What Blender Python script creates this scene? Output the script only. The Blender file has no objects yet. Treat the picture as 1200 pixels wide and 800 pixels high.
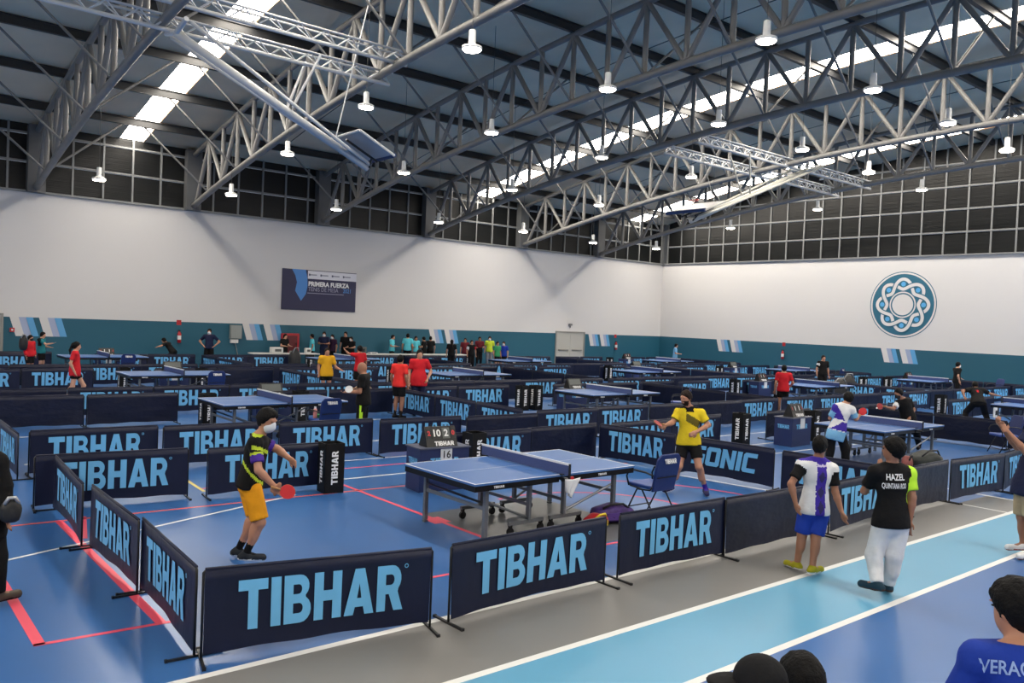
import bpy, bmesh, math, random
import numpy as np
from mathutils import Vector, Matrix
random.seed(7)
SC = bpy.context.scene
COL = SC.collection
# ---------------------------------------------------------------- camera
FPX, CAMH = 967.5, 2.678
YAW, PIT, ROL = math.radians(50.31), math.radians(-1.48), math.radians(2.39)
_f = np.array([math.cos(YAW)*math.cos(PIT), math.sin(YAW)*math.cos(PIT), math.sin(PIT)])
_r0 = np.array([math.sin(YAW), -math.cos(YAW), 0.0])
_u0 = np.cross(_r0, _f)
CR = _r0*math.cos(ROL)+_u0*math.sin(ROL)
CU = -_r0*math.sin(ROL)+_u0*math.cos(ROL)
CF = _f
CO = np.array([0, 0, CAMH])
cam_d = bpy.data.cameras.new('camera')
cam_d.sensor_width = 36.0
cam_d.lens = FPX*36.0/1200.0
cam_d.clip_end = 300
cam = bpy.data.objects.new('camera', cam_d)
COL.objects.link(cam)
cam.matrix_world = Matrix(((CR[0], CU[0], -CF[0], 0), (CR[1], CU[1], -CF[1], 0), (CR[2], CU[2], -CF[2], CAMH), (0, 0, 0, 1)))
SC.camera = cam
# ---------------------------------------------------------------- world, exposure
wd = bpy.data.worlds.new('world')
SC.world = wd
wd.use_nodes = True
wd.node_tree.nodes['Background'].inputs[0].default_value = (0.75, 0.85, 1.0, 1)
wd.node_tree.nodes['Background'].inputs[1].default_value = 1.0
SC.view_settings.view_transform = 'Standard'
SC.view_settings.look = 'None'
SC.view_settings.gamma = 1.0
SC.view_settings.use_curve_mapping = False
SC.view_settings.exposure = -1.8
SC.cycles.max_bounces = 5
SC.cycles.diffuse_bounces = 4
SC.cycles.glossy_bounces = 2
SC.cycles.caustics_reflective = False
SC.cycles.caustics_refractive = False
SC.cycles.use_denoising = True
SC.cycles.sample_clamp_indirect = 4.0
SKYLIGHT_E, LAMP_E = 100.0, 130.0

# ---------------------------------------------------------------- small helpers
def s2l(c):
    return tuple(((v/255.0)/12.92 if v/255.0 <= 0.04045 else ((v/255.0+0.055)/1.055)**2.4) for v in c)
MATS = {}
def mat(name, rgb=(128, 128, 128), rough=0.6, metal=0.0, bump=None, var=None, spec=0.5, emit=None, coat=0.0, stretch=(1, 1, 1)):
    if name in MATS:
        return MATS[name]
    m = bpy.data.materials.new(name)
    m.use_nodes = True
    nt = m.node_tree
    p = nt.nodes['Principled BSDF']
    lin = s2l(rgb)
    p.inputs['Base Color'].default_value = (*lin, 1)
    p.inputs['Roughness'].default_value = rough
    p.inputs['Metallic'].default_value = metal
    p.inputs['Specular IOR Level'].default_value = spec
    p.inputs['Coat Weight'].default_value = coat
    p.inputs['Coat Roughness'].default_value = 0.25
    if emit:
        p.inputs['Emission Color'].default_value = (*s2l(emit[0]), 1)
        p.inputs['Emission Strength'].default_value = emit[1]
    if var or bump:
        tc = nt.nodes.new('ShaderNodeTexCoord')
        mp = nt.nodes.new('ShaderNodeMapping')
        mp.inputs['Scale'].default_value = stretch
        nt.links.new(tc.outputs['Object'], mp.inputs['Vector'])
    if var:
        n = nt.nodes.new('ShaderNodeTexNoise')
        n.inputs['Scale'].default_value = var[0]
        n.inputs['Detail'].default_value = 5
        nt.links.new(mp.outputs['Vector'], n.inputs['Vector'])
        r = nt.nodes.new('ShaderNodeValToRGB')
        a = var[1]
        r.color_ramp.elements[0].position = 0.3
        r.color_ramp.elements[1].position = 0.7
        r.color_ramp.elements[0].color = (*[v*(1-a) for v in lin], 1)
        r.color_ramp.elements[1].color = (*[min(1, v*(1+a)) for v in lin], 1)
        nt.links.new(n.outputs['Fac'], r.inputs['Fac'])
        nt.links.new(r.outputs['Color'], p.inputs['Base Color'])
    if bump:
        n = nt.nodes.new('ShaderNodeTexNoise')
        n.inputs['Scale'].default_value = bump[0]
        n.inputs['Detail'].default_value = 4
        nt.links.new(mp.outputs['Vector'], n.inputs['Vector'])
        b = nt.nodes.new('ShaderNodeBump')
        b.inputs['Strength'].default_value = bump[1]
        b.inputs['Distance'].default_value = bump[2] if len(bump) > 2 else 0.02
        nt.links.new(n.outputs['Fac'], b.inputs['Height'])
        nt.links.new(b.outputs['Normal'], p.inputs['Normal'])
    MATS[name] = m
    return m

def link(name, me, m=None, parent=None, loc=(0, 0, 0)):
    o = bpy.data.objects.new(name, me)
    COL.objects.link(o)
    o.location = loc
    if m is not None and me is not None:
        if isinstance(m, (list, tuple)):
            if not me.materials:
                for k in m:
                    me.materials.append(k)
        elif not me.materials:
            me.materials.append(m)
    if parent is not None:
        o.parent = parent
    return o

def tag(o, label=None, cat=None, group=None, kind=None):
    if label: o['label'] = label
    if cat: o['category'] = cat
    if group: o['group'] = group
    if kind: o['kind'] = kind
    return o

def empty(name, loc=(0, 0, 0), rz=0.0, parent=None):
    o = bpy.data.objects.new(name, None)
    COL.objects.link(o)
    o.location = loc
    o.rotation_euler = (0, 0, rz)
    o.empty_display_size = 0.1
    if parent is not None:
        o.parent = parent
    return o

def copy_tree(o, parent=None):
    c = o.copy()
    COL.objects.link(c)
    c.parent = parent
    for ch in list(o.children):
        copy_tree(ch, c)
    return c

class MB:
    """collects boxes, tubes and polygons for ONE mesh"""
    def __init__(s):
        s.v, s.f = [], []
    def poly(s, pts):
        n = len(s.v)
        s.v += [tuple(map(float, p)) for p in pts]
        s.f.append(tuple(range(n, n+len(pts))))
        return s
    def box(s, c, d, rz=0.0):
        n = len(s.v)
        cs, sn = math.cos(rz), math.sin(rz)
        for dz in (-.5, .5):
            for dx, dy in ((-.5, -.5), (.5, -.5), (.5, .5), (-.5, .5)):
                x, y = dx*d[0], dy*d[1]
                s.v.append((c[0]+x*cs-y*sn, c[1]+x*sn+y*cs, c[2]+dz*d[2]))
        for q in ((0, 3, 2, 1), (4, 5, 6, 7), (0, 1, 5, 4), (1, 2, 6, 5), (2, 3, 7, 6), (3, 0, 4, 7)):
            s.f.append(tuple(n+i for i in q))
        return s
    def tube(s, pts, r, seg=8, cap=True):
        pts = [np.array(p, float) for p in pts]
        rs = r if isinstance(r, (list, tuple)) else [r]*len(pts)
        n0 = len(s.v)
        prev = None
        for i, p in enumerate(pts):
            d = pts[min(i+1, len(pts)-1)]-pts[max(i-1, 0)]
            d = d/(np.linalg.norm(d)+1e-9)
            a = prev if prev is not None else (np.array([0, 0, 1.]) if abs(d[2]) < .9 else np.array([1., 0, 0]))
            e1 = np.cross(a, d) if prev is None else prev-d*np.dot(prev, d)
            e1 = e1/(np.linalg.norm(e1)+1e-9)
            prev = e1
            e2 = np.cross(d, e1)
            for k in range(seg):
                t = 2*math.pi*k/seg
                s.v.append(tuple(p+rs[i]*(math.cos(t)*e1+math.sin(t)*e2)))
        for i in range(len(pts)-1):
            for k in range(seg):
                a, b = n0+i*seg+k, n0+i*seg+(k+1) % seg
                s.f.append((a, b, b+seg, a+seg))
        if cap:
            s.f.append(tuple(n0+k for k in range(seg))[::-1])
            m = n0+(len(pts)-1)*seg
            s.f.append(tuple(m+k for k in range(seg)))
        return s
    def lathe(s, prof, c=(0, 0, 0), seg=20):
        n0 = len(s.v)
        for (r, z) in prof:
            for k in range(seg):
                t = 2*math.pi*k/seg
                s.v.append((c[0]+r*math.cos(t), c[1]+r*math.sin(t), c[2]+z))
        for i in range(len(prof)-1):
            for k in range(seg):
                a, b = n0+i*seg+k, n0+i*seg+(k+1) % seg
                s.f.append((a, b, b+seg, a+seg))
        s.f.append(tuple(n0+k for k in range(seg))[::-1])
        m = n0+(len(prof)-1)*seg
        s.f.append(tuple(m+k for k in range(seg)))
        return s
    def prism(s, outline, z0, z1):
        n = len(s.v)
        m = len(outline)
        s.v += [(x, y, z0) for x, y in outline]+[(x, y, z1) for x, y in outline]
        s.f.append(tuple(n+i for i in range(m))[::-1])
        s.f.append(tuple(n+m+i for i in range(m)))
        for i in range(m):
            j = (i+1) % m
            s.f.append((n+i, n+j, n+m+j, n+m+i))
        return s
    def mesh(s, name, smooth=False):
        me = bpy.data.meshes.new(name)
        me.from_pydata(s.v, [], s.f)
        if smooth:
            me.shade_smooth()
        return me
    def build(s, name, m, parent=None, loc=(0, 0, 0), smooth=False):
        return link(name, s.mesh(name, smooth), m, parent, loc)

_unit = {}
def rod(name, parent, p1, p2, r, m, seg=10):
    """straight round bar sharing one unit cylinder per material"""
    k = (m.name, seg)
    if k not in _unit:
        me = MB().tube([(0, 0, 0), (0, 0, 1)], 1.0, seg).mesh('bar')
        for p in me.polygons:
            p.use_smooth = len(p.vertices) == 4
        me.materials.append(m)
        _unit[k] = me
    o = bpy.data.objects.new(name, _unit[k])
    COL.objects.link(o)
    o.parent = parent
    p1, p2 = Vector(p1), Vector(p2)
    d = p2-p1
    o.location = p1
    o.rotation_mode = 'QUATERNION'
    o.rotation_quaternion = d.to_track_quat('Z', 'Y')
    o.scale = (r, r, d.length)
    return o
_box = {}
def block(name, parent, c, d, m, rz=0.0):
    """box sharing one unit cube per material"""
    if m.name not in _box:
        me = MB().box((0, 0, 0), (1, 1, 1)).mesh('block')
        me.materials.append(m)
        _box[m.name] = me
    o = bpy.data.objects.new(name, _box[m.name])
    COL.objects.link(o)
    o.parent = parent
    o.location = c
    o.scale = d
    o.rotation_euler = (0, 0, rz)
    return o

def pix(x, y, depth):
    """world point seen at pixel (x,y) of the 1200x800 frame, depth metres along the view axis"""
    return CO+(CF+CR*(x-600)/FPX-CU*(y-400)/FPX)*depth
def pix_z(x, y, z):
    d = CF+CR*(x-600)/FPX-CU*(y-400)/FPX
    return CO+d*((z-CAMH)/d[2])
def in_frame(P, m=0):
    d = np.array(P, float)-CO
    z = d@CF
    if z < 0.3:
        return False
    x, y = 600+FPX*(d@CR)/z, 400-FPX*(d@CU)/z
    return -m < x < 1200+m and -m < y < 800+m

# lettering ---------------------------------------------------------------
def arc(cx, cy, rx, ry, a0, a1, n=7):
    return [(cx+rx*math.cos(math.radians(a0+(a1-a0)*i/n)), cy+ry*math.sin(math.radians(a0+(a1-a0)*i/n))) for i in range(n+1)]
GL = {
 'T': (.78, [[(0, 1), (.78, 1), (.78, .78), (.52, .78), (.52, 0), (.26, 0), (.26, .78), (0, .78)]]),
 'I': (.27, [[(0, 0), (.27, 0), (.27, 1), (0, 1)]]),
 'B': (.75, [[(0, 0)]+arc(.45, .28, .30, .28, -90, 60)+arc(.42, .755, .27, .245, -50, 90)+[(0, 1)],
             [(.25, .2)]+arc(.42, .305, .1, .105, -90, 90)+[(.25, .41)], [(.25, .6)]+arc(.4, .7, .09, .1, -90, 90)+[(.25, .8)]]),
 'H': (.78, [[(0, 0), (.26, 0), (.26, .39), (.52, .39), (.52, 0), (.78, 0), (.78, 1), (.52, 1), (.52, .61), (.26, .61), (.26, 1), (0, 1)]]),
 'A': (.88, [[(0, 0), (.27, 0), (.32, .17), (.56, .17), (.61, 0), (.88, 0), (.58, 1), (.30, 1)], [(.375, .36), (.505, .36), (.44, .68)]]),
 'R': (.80, [[(0, 0), (.26, 0), (.26, .37), (.36, .37), (.52, 0), (.80, 0), (.63, .41)]+arc(.45, .70, .28, .30, -45, 90)+[(0, 1)],
             [(.26, .57)]+arc(.42, .685, .1, .115, -90, 90)+[(.26, .8)]]),
 'S': (.74, [[(0, 0), (.70, 0), (.74, .12), (.74, .58), (.25, .58), (.25, .8), (.74, .8), (.74, 1), (.06, 1), (0, .9), (0, .42), (.48, .42), (.48, .2), (0, .2)]]),
 'O': (.82, [[(.1, 0), (.72, 0), (.82, .1), (.82, .9), (.72, 1), (.1, 1), (0, .9), (0, .1)], [(.25, .22), (.57, .22), (.57, .78), (.25, .78)]]),
 'N': (.80, [[(0, 0), (.25, 0), (.25, .58), (.55, 0), (.80, 0), (.80, 1), (.55, 1), (.55, .42), (.25, 1), (0, 1)]]),
 'C': (.76, [[(.1, 0), (.76, 0), (.76, .22), (.25, .22), (.25, .78), (.76, .78), (.76, 1), (.1, 1), (0, .9), (0, .1)]]),
}
_txt = {}
def eval_mesh(cu, name):
    ob = bpy.data.objects.new('tmp', cu)
    COL.objects.link(ob)
    dg = bpy.context.evaluated_depsgraph_get()
    me = bpy.data.meshes.new_from_object(ob.evaluated_get(dg))
    bpy.data.objects.remove(ob)
    me.name = name
    return me
def block_word(word, w, h, slant=0.0, mark=True):
    """heavy block capitals, centred at the origin, in the XZ plane facing -Y"""
    k = ('bw', word, round(w, 3), round(h, 3), slant)
    if k in _txt:
        return _txt[k]
    cu = bpy.data.curves.new('word', 'CURVE')
    cu.dimensions = '2D'
    cu.fill_mode = 'BOTH'
    tot = sum(GL[c][0] for c in word)+.085*(len(word)-1)
    x = 0
    for c in word:
        for lp in GL[c][1]:
            sp = cu.splines.new('POLY')
            sp.points.add(len(lp)-1)
            for i, (px, py) in enumerate(lp):
                sp.points[i].co = (((x+px)/tot-.5)*w+slant*(py-.5)*h, (py-.5)*h, 0, 1)
            sp.use_cyclic_u = True
        x += GL[c][0]+.085
    if mark:
        for rr in (.035, .022):
            lp = arc(.5*w+.03*h*2, .46*h, rr*h*1.4, rr*h*1.4, 0, 330, 11)
            sp = cu.splines.new('POLY')
            sp.points.add(len(lp)-1)
            for i, (px, py) in enumerate(lp):
                sp.points[i].co = (px, py, 0, 1)
            sp.use_cyclic_u = True
    cu.extrude = 0.0008
    me = eval_mesh(cu, 'lettering')
    for v in me.vertices:
        v.co = (v.co.x, -v.co.z, v.co.y)
    _txt[k] = me
    return me
def text_mesh(s, size, bold=0.0, align='CENTER'):
    k = ('tx', s, size, bold, align)
    if k in _txt:
        return _txt[k]
    cu = bpy.data.curves.new('text', 'FONT')
    cu.body = s
    cu.size = size
    cu.offset = bold
    cu.align_x = align
    cu.align_y = 'CENTER'
    cu.extrude = 0.0008
    cu.resolution_u = 3
    me = eval_mesh(cu, 'lettering')
    for v in me.vertices:
        v.co = (v.co.x, -v.co.z, v.co.y)
    _txt[k] = me
    return me

# ---------------------------------------------------------------- materials
m_white = mat('wall_white', (210, 208, 206), .75, bump=(2.0, .15, .01), var=(.25, .03))
m_teal = mat('wall_teal', (24, 84, 104), .6, var=(.6, .06), bump=(3, .1, .01))
m_blue = mat('floor_blue', (52, 98, 158), .30, var=(.35, .10), bump=(.7, .04, .02), spec=.5)
m_lblue = mat('floor_light_blue', (92, 156, 190), .34, var=(.4, .05))
m_grey = mat('floor_grey', (120, 119, 117), .4, var=(.6, .10))
m_dgrey = mat('floor_dark_grey', (92, 95, 97), .32, var=(.6, .08))
m_line_w = mat('line_white', (225, 225, 222), .45)
m_line_p = mat('line_pink', (228, 78, 100), .45)
m_line_o = mat('line_orange', (226, 96, 84), .45)
m_line_y = mat('line_yellow', (214, 190, 90), .45)
m_steel = mat('truss_steel', (118, 117, 115), .42, var=(3, .08))
m_purlin = mat('purlin_steel', (40, 41, 43), .5)
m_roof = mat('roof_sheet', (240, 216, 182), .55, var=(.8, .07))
m_sky = mat('skylight_sheet', (240, 245, 250), .5, emit=((255, 245, 230), SKYLIGHT_E))
m_glass = mat('louvre_glass', (12, 14, 15), .4, spec=.3, bump=(1.0, .5, .02), stretch=(.4, .4, 22))
m_mull = mat('mullion', (120, 122, 122), .5)
m_col = mat('column_steel', (86, 88, 90), .5)
m_rwhite = mat('white_paint_steel', (205, 206, 206), .4)
m_lampw = mat('lamp_housing', (225, 226, 224), .4)
m_lampe = mat('lamp_glow', (255, 255, 255), .4, emit=((255, 240, 222), LAMP_E))
m_black = mat('black_plastic', (14, 14, 16), .45, spec=.3)
m_wire = mat('dark_wire', (60, 62, 64), .5)
m_door = mat('door_paint', (176, 175, 168), .5)
m_stripe_l = mat('stripe_lilac', (156, 168, 196), .6)
m_stripe_b = mat('stripe_blue', (90, 158, 206), .6)
m_emb_b = mat('emblem_blue', (86, 164, 216), .6)
# ================================================================ the hall
YW, XW, XL, YB = 37.0, 43.8, -14.0, -22.0
H2, H1 = 2.0, 6.87
def zb(y): return 10.25-3.25*((y-8)/29.0)**2
def zt(y): return zb(y)+2.2
def zr(y): return zb(y)+2.55
TX = [6.17, 12.17, 18.35, 24.5, 31.05, 37.42]
PY = [34.9-3.06*i for i in range(12)]
# ---- floor
floor = MB().box(((XL+XW)/2, (YB+YW)/2, -.1), (XW-XL+1, YW-YB+1, .2)).build('floor', m_blue)
tag(floor, kind='structure')
def patch(name, pts, z, m):
    o = MB().prism(pts, .0005, z).build(name, m, floor)
    return o
def rect(x0, y0, x1, y1): return [(x0, y0), (x1, y0), (x1, y1), (x0, y1)]
patch('grey_lane', rect(XL, 4.83, 14.2, 5.93), .0012, m_grey)
patch('grey_lane', rect(14.25, 4.83, 15.42, 5.6), .0012, m_grey)
patch('light_blue_lane', rect(XL, 3.81, XW, 4.83), .0012, m_lblue)
patch('grey_key', rect(6.23, 6.95, 8.35, 9.3), .0012, m_dgrey)
def line(x0, y0, x1, y1, w, m, z=.0022):
    d = np.array([x1-x0, y1-y0]); L = np.linalg.norm(d); d = d/L; n = np.array([-d[1], d[0]])*w/2
    a, b = np.array([x0, y0]), np.array([x1, y1])
    patch('court_line', [tuple(a-n), tuple(b-n), tuple(b+n), tuple(a+n)], z, m)
line(XL, 5.93, 14.2, 5.93, .075, m_line_w)
line(XL, 4.83, XW, 4.83, .075, m_line_w)
line(XL, 3.81, XW, 3.81, .075, m_line_w)
line(14.22, 4.86, 14.22, 5.9, .05, m_line_w); line(15.42, 4.86, 15.42, 7.5, .06, m_line_w)
line(1.31, 7.17, 1.31, 12.5, .085, m_line_p); line(1.27, 7.19, 2.3, 7.13, .05, m_line_p); line(2.21, 7.16, 2.21, 11.2, .085, m_line_p, .0024)
line(-3, 11.36, 12.0, 10.80, .05, m_line_o); line(-1.5, 8.6, 5.3, 11.18, .04, m_line_w, .0026)
line(2.5, 11.26, 2.28, 10.2, .07, m_line_p)
line(6.235, 7.0, 6.235, 11.7, .06, m_line_p); line(5.4, 12.75, 11.5, 12.55, .05, m_line_p); line(5.0, 11.9, 11.8, 11.84, .045, m_line_w)
line(5.2, 13.42, 12, 13.25, .045, m_line_w); line(3.2, 6.99, 7.9, 6.87, .05, m_line_p); line(6.1, 8.9, 6.35, 8.9, .3, m_line_p, .0026)
line(4.33, 13.4, 4.26, 12.0, .05, m_line_y); line(4.3, 12.2, 6.85, 12.71, .05, m_line_p)
pts = [(8.2+1.75*math.cos(math.radians(a)), 7.95+1.6*math.sin(math.radians(a))) for a in range(105, -61, -11)]
for (a, b) in zip(pts[:-1], pts[1:]): line(*a, *b, .05, m_line_p)
pts = [(6.4+5.1*math.cos(math.radians(a)), 7.6+3.4*math.sin(math.radians(a))) for a in range(60, -31, -9)]
for (a, b) in zip(pts[:-1], pts[1:]): line(*a, *b, .05, m_line_p)
line(11.9, 9.5, 12.25, 7.6, .05, m_line_w); line(12.5, 12.55, 21.5, 12.35, .05, m_line_w); line(13, 10.2, 21.5, 10.0, .05, m_line_w); line(13, 11.25, 21.5, 11.05, .05, m_line_w)
for y in (15.3, 18.4, 22.5, 26.2, 30.2, 33.6): line(2.5, y, 41, y-.3, .05, m_line_w if y < 27 else m_line_p)

# ---- walls
wb = empty('wall_back', (0, 0, 0)); tag(wb, kind='structure')
block('wall_panel', wb, ((XL+XW)/2, YW+.15, H1/2), (XW-XL, .3, H1), m_white)
block('teal_band', wb, ((3.9+XW)/2+.1-.0, YW-.006, H2/2), (XW-3.9+.3, .012, H2), m_teal)
wr_ = empty('wall_right', (0, 0, 0)); tag(wr_, kind='structure')
block('wall_panel', wr_, (XW+.15, (YB+YW)/2, H1/2), (.3, YW-YB, H1), m_white)
block('teal_band', wr_, (XW-.006, (YB+YW)/2, H2/2), (.012, YW-YB, H2), m_teal)
wl_ = MB().box((XL-.15, (YB+YW)/2, 5), (.3, YW-YB, 10)).build('wall_left', m_white); tag(wl_, kind='structure')
wf_ = MB().box(((XL+XW)/2, YB-.15, 5), (XW-XL, .3, 10)).build('wall_front', m_white); tag(wf_, kind='structure')

def stripes(parent, along, u, face):
    """pair of slanted three-tone marks hanging from the top of the teal band"""
    for k in (0, 1):
        for j, m in enumerate((m_white, m_stripe_l, m_stripe_b)):
            a = u+k*1.0+j*(.30 if j < 2 else .27)
            w = (.30, .25, .25)[j]
            s = .22
            p = [(a, H2+.005), (a+w, H2+.005), (a+w+s, H2-.74), (a+s, H2-.74)]
            b = MB()
            if along == 'x':
                fr = [(q[0], face-.004, q[1]) for q in p]; bk = [(q[0], face+.004, q[1]) for q in p]
            else:
                fr = [(face-.004, -q[0], q[1]) for q in p]; bk = [(face+.004, -q[0], q[1]) for q in p]
            n = 4
            b.v = fr+bk
            b.f = [(0, 1, 2, 3), (7, 6, 5, 4)]+[(i, 4+i, 4+(i+1) % 4, (i+1) % 4) for i in range(4)]
            b.build('wall_stripe', m, parent)
sc = YW/25.0
for x in (3.66, 9.88, 16.8, 24.95): stripes(wb, 'x', x*sc, YW-.014)
for y in (21.82, 14.58): stripes(wr_, 'y', -y*sc, XW-.014)

# ---- clerestory windows with separate panes
def windows(name, pts_u, rows, place, top):
    w = empty(name); tag(w, kind='structure')
    for i in range(len(pts_u)-1):
        for j in range(len(rows)-1):
            u0, u1, z0, z1 = pts_u[i], pts_u[i+1], rows[j], rows[j+1]
            zm = top((u0+u1)/2)
            if z0 > zm-.2: continue
            z1 = min(z1, zm)
            place(w, 'pane', (u0+u1)/2, (z0+z1)/2, u1-u0-.07, z1-z0-.07, .03, m_glass)
    for u in pts_u:
        place(w, 'mullion', u, (H1+top(u))/2, .075, top(u)-H1, .09, m_mull)
    for z in rows[:-1]:
        us = [u for u in pts_u if top(u) > z+.1]
        if len(us) < 2: continue
        place(w, 'transom', (us[0]+us[-1])/2, z+.02, us[-1]-us[0], .075, .085, m_mull)
    return w
def place_b(w, n, u, z, du, dz, th, m): block(n, w, (u, YW+.12-th/2, z), (du, th, dz), m)
def place_r(w, n, u, z, du, dz, th, m): block(n, w, (XW+.12-th/2, u, z), (th, du, dz), m)
windows('window_1', [XW-.15-1.13*i for i in range(36)][::-1], [H1, 8.05, 9.15, 10.3], place_b, lambda u: zr(YW)+.05)
windows('window_2', [36.67-1.125*i for i in range(30)][::-1], [H1, 8.05, 9.2, 10.35, 11.5, 12.6, 13.5], place_r, lambda u: zr(u)+.05)
tr = MB().box(((XL+XW)/2, YW+.02, H1+.03), (XW-XL, .22, .08)).build('trim_1', m_mull); tag(tr, kind='structure')
tr = MB().box((XW+.02, (YB+YW)/2, H1+.03), (.22, YW-YB, .08)).build('trim_2', m_mull); tag(tr, kind='structure')
for x in TX:
    c = MB().box((x, YW-.1, H1+1.3), (.62, .45, 2.6)).build('trim_3', m_col); tag(c, kind='structure')

c = MB().box((XW+.05, YW+.05, H1+1.4), (.4, .4, 2.9)).build('trim_4', m_col); tag(c, kind='structure')
# ---- roof: sheets between the purlins, skylight strips, purlins
SKY = [(-9.9, -8.7), (9.22, 10.15), (27.62, 28.85), (40.35, 41.6)]
ceil = empty('ceiling'); tag(ceil, kind='structure')
ys = [37.3]+PY+[-2.0, -5, -8, -11, -14, -17, -20, -22.2]
ys = sorted(set(round(v, 3) for v in ys), reverse=True)
xs = [XL-.3]
cuts = sorted([0.0]+TX+[a for s in SKY for a in s]+[XW+.3])
xs += [c for c in cuts if c > XL]
def is_sky(xm): return any(a < xm < b for a, b in SKY)
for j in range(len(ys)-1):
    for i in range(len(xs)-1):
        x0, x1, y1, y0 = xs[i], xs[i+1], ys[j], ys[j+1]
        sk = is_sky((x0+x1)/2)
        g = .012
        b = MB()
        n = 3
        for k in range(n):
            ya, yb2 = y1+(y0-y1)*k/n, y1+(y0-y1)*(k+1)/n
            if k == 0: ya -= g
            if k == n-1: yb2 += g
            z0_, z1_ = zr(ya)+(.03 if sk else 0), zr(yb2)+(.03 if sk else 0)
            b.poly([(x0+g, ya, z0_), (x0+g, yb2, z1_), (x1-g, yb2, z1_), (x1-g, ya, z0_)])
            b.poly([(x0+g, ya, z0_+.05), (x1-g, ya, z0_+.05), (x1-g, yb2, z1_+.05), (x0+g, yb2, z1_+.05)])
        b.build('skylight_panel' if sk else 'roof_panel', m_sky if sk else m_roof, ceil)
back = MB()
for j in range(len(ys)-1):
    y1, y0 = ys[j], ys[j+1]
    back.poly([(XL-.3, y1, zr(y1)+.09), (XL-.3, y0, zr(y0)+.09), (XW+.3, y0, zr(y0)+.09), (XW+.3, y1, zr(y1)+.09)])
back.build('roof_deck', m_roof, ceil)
for y in PY[:11]:
    z = zr(y)-.16
    p = MB()
    p.box(((XL+XW)/2, y, z), (XW-XL, .035, .26)).box(((XL+XW)/2, y, z-.13), (XW-XL, .15, .03)).box(((XL+XW)/2, y, z+.13), (XW-XL, .15, .03))
    p.build('purlin', m_purlin, ceil)
# sag rods between purlins, mid bay
for x in (3.1, 15.3, 21.4, 34.3):
    for y0, y1 in zip(PY[:9], PY[1:10]):
        rod('sag_rod', ceil, (x, y0, zr(y0)-.2), (x, y1, zr(y1)-.2), .018, m_wire, 6)

# ---- trusses
NAMES = ['leftmost', 'second', 'third', 'fourth', 'fifth', 'sixth']
for k, x in enumerate(TX):
    t = empty('roof_truss', (x, YW, H1))
    tag(t, 'curved tubular steel roof truss, %s from the left of the hall' % (NAMES[k] if k else 'first'), 'roof truss', 'roof trusses across the hall')
    def L(y, z): return (0, y-YW, z-H1)
    yy = [37-1.0*i for i in range(40)]
    MB().tube([L(y, zb(y)) for y in yy], .12, 12).build('bottom_chord', m_steel, t, smooth=True)
    MB().tube([L(y, zt(y)) for y in yy], .10, 12).build('top_chord', m_steel, t, smooth=True)
    for i, y in enumerate(PY[:11]):
        rod('web_vertical', t, L(y, zb(y)), L(y, zt(y)), .085, m_steel)
        ym = y-1.53
        rod('web_vertical', t, L(ym, zb(ym)), L(ym, zt(ym)), .085, m_steel)
        rod('web_diagonal', t, L(y, zt(y)), L(ym, zb(ym)), .085, m_steel)
        if i < 10:
            rod('web_diagonal', t, L(ym, zb(ym)), L(PY[i+1], zt(PY[i+1])), .085, m_steel)
    ym = 36.4
    rod('web_diagonal', t, L(36.4, zb(36.4)), L(PY[0], zt(PY[0])), .085, m_steel)
    for i, y in enumerate(PY[:9]):
        ye = y-.1
        for s in ((-1,) if i % 2 else (-1, 1)):
            if s == 1 and k == 5: continue
            rod('knee_brace', t, (0, y-YW, zb(y)-H1+.02), (2.6*s, y-YW, zr(y)-.3-H1), .04, m_steel, 8)

# ---- hanging lamps
LROW = {0: 7.1, 1: 8.0, 2: 8.7, 3: 8.85, 4: 9.05}
LAMPS = [(116,210,0),(271,228,0),(394,245,0),(514,260,0),(613,271,0),(695,284,0),(769,291,0),
         (337,180,1),(473,202,1),(600,222,1),(702,240,1),(856,267,1),
         (429,125,2),(576,155,2),(705,184,2),(810,207,2),(835,247,1),(958,245,2),
         (553,57,3),(712,104,3),(842,145,3),(940,175,3),(1018,202,3),(1080,222,3),
         (898,47,4),(1023,105,4),(1111,144,4),(1180,176,4)]
ROWN = ['row nearest the back wall', 'second row from the back wall', 'third row from the back wall', 'fourth row from the back wall', 'row nearest the viewer']
ORD = ['first', 'second', 'third', 'fourth', 'fifth', 'sixth', 'seventh', 'eighth']
hous = MB().lathe([(.07, .42), (.08, .40), (.085, .12), (.10, .10), (.23, .045), (.24, .0), (.235, -.02), (.05, -.02)], seg=24).mesh('housing', True)
hous.materials.append(m_lampw)
glow = MB().lathe([(.215, -.021), (.19, -.05), (.1, -.062)], seg=24).mesh('diffuser', True)
glow.materials.append(m_lampe)
cnt = {}
for (px, py, r) in sorted(LAMPS):
    P = pix_z(px, py, LROW[r])
    n = cnt.get(r, 0); cnt[r] = n+1
    t = empty('high_bay_lamp', tuple(P))
    tag(t, 'white hanging high bay lamp, %s from left in the %s' % (ORD[n], ROWN[r]), 'lamp', 'hanging high bay lamps')
    link('housing', hous, None, t); link('diffuser', glow, None, t)
    rod('cable', t, (0, 0, .4), (0, 0, zr(P[1])-P[2]-.02), .008, m_wire, 6)
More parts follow.
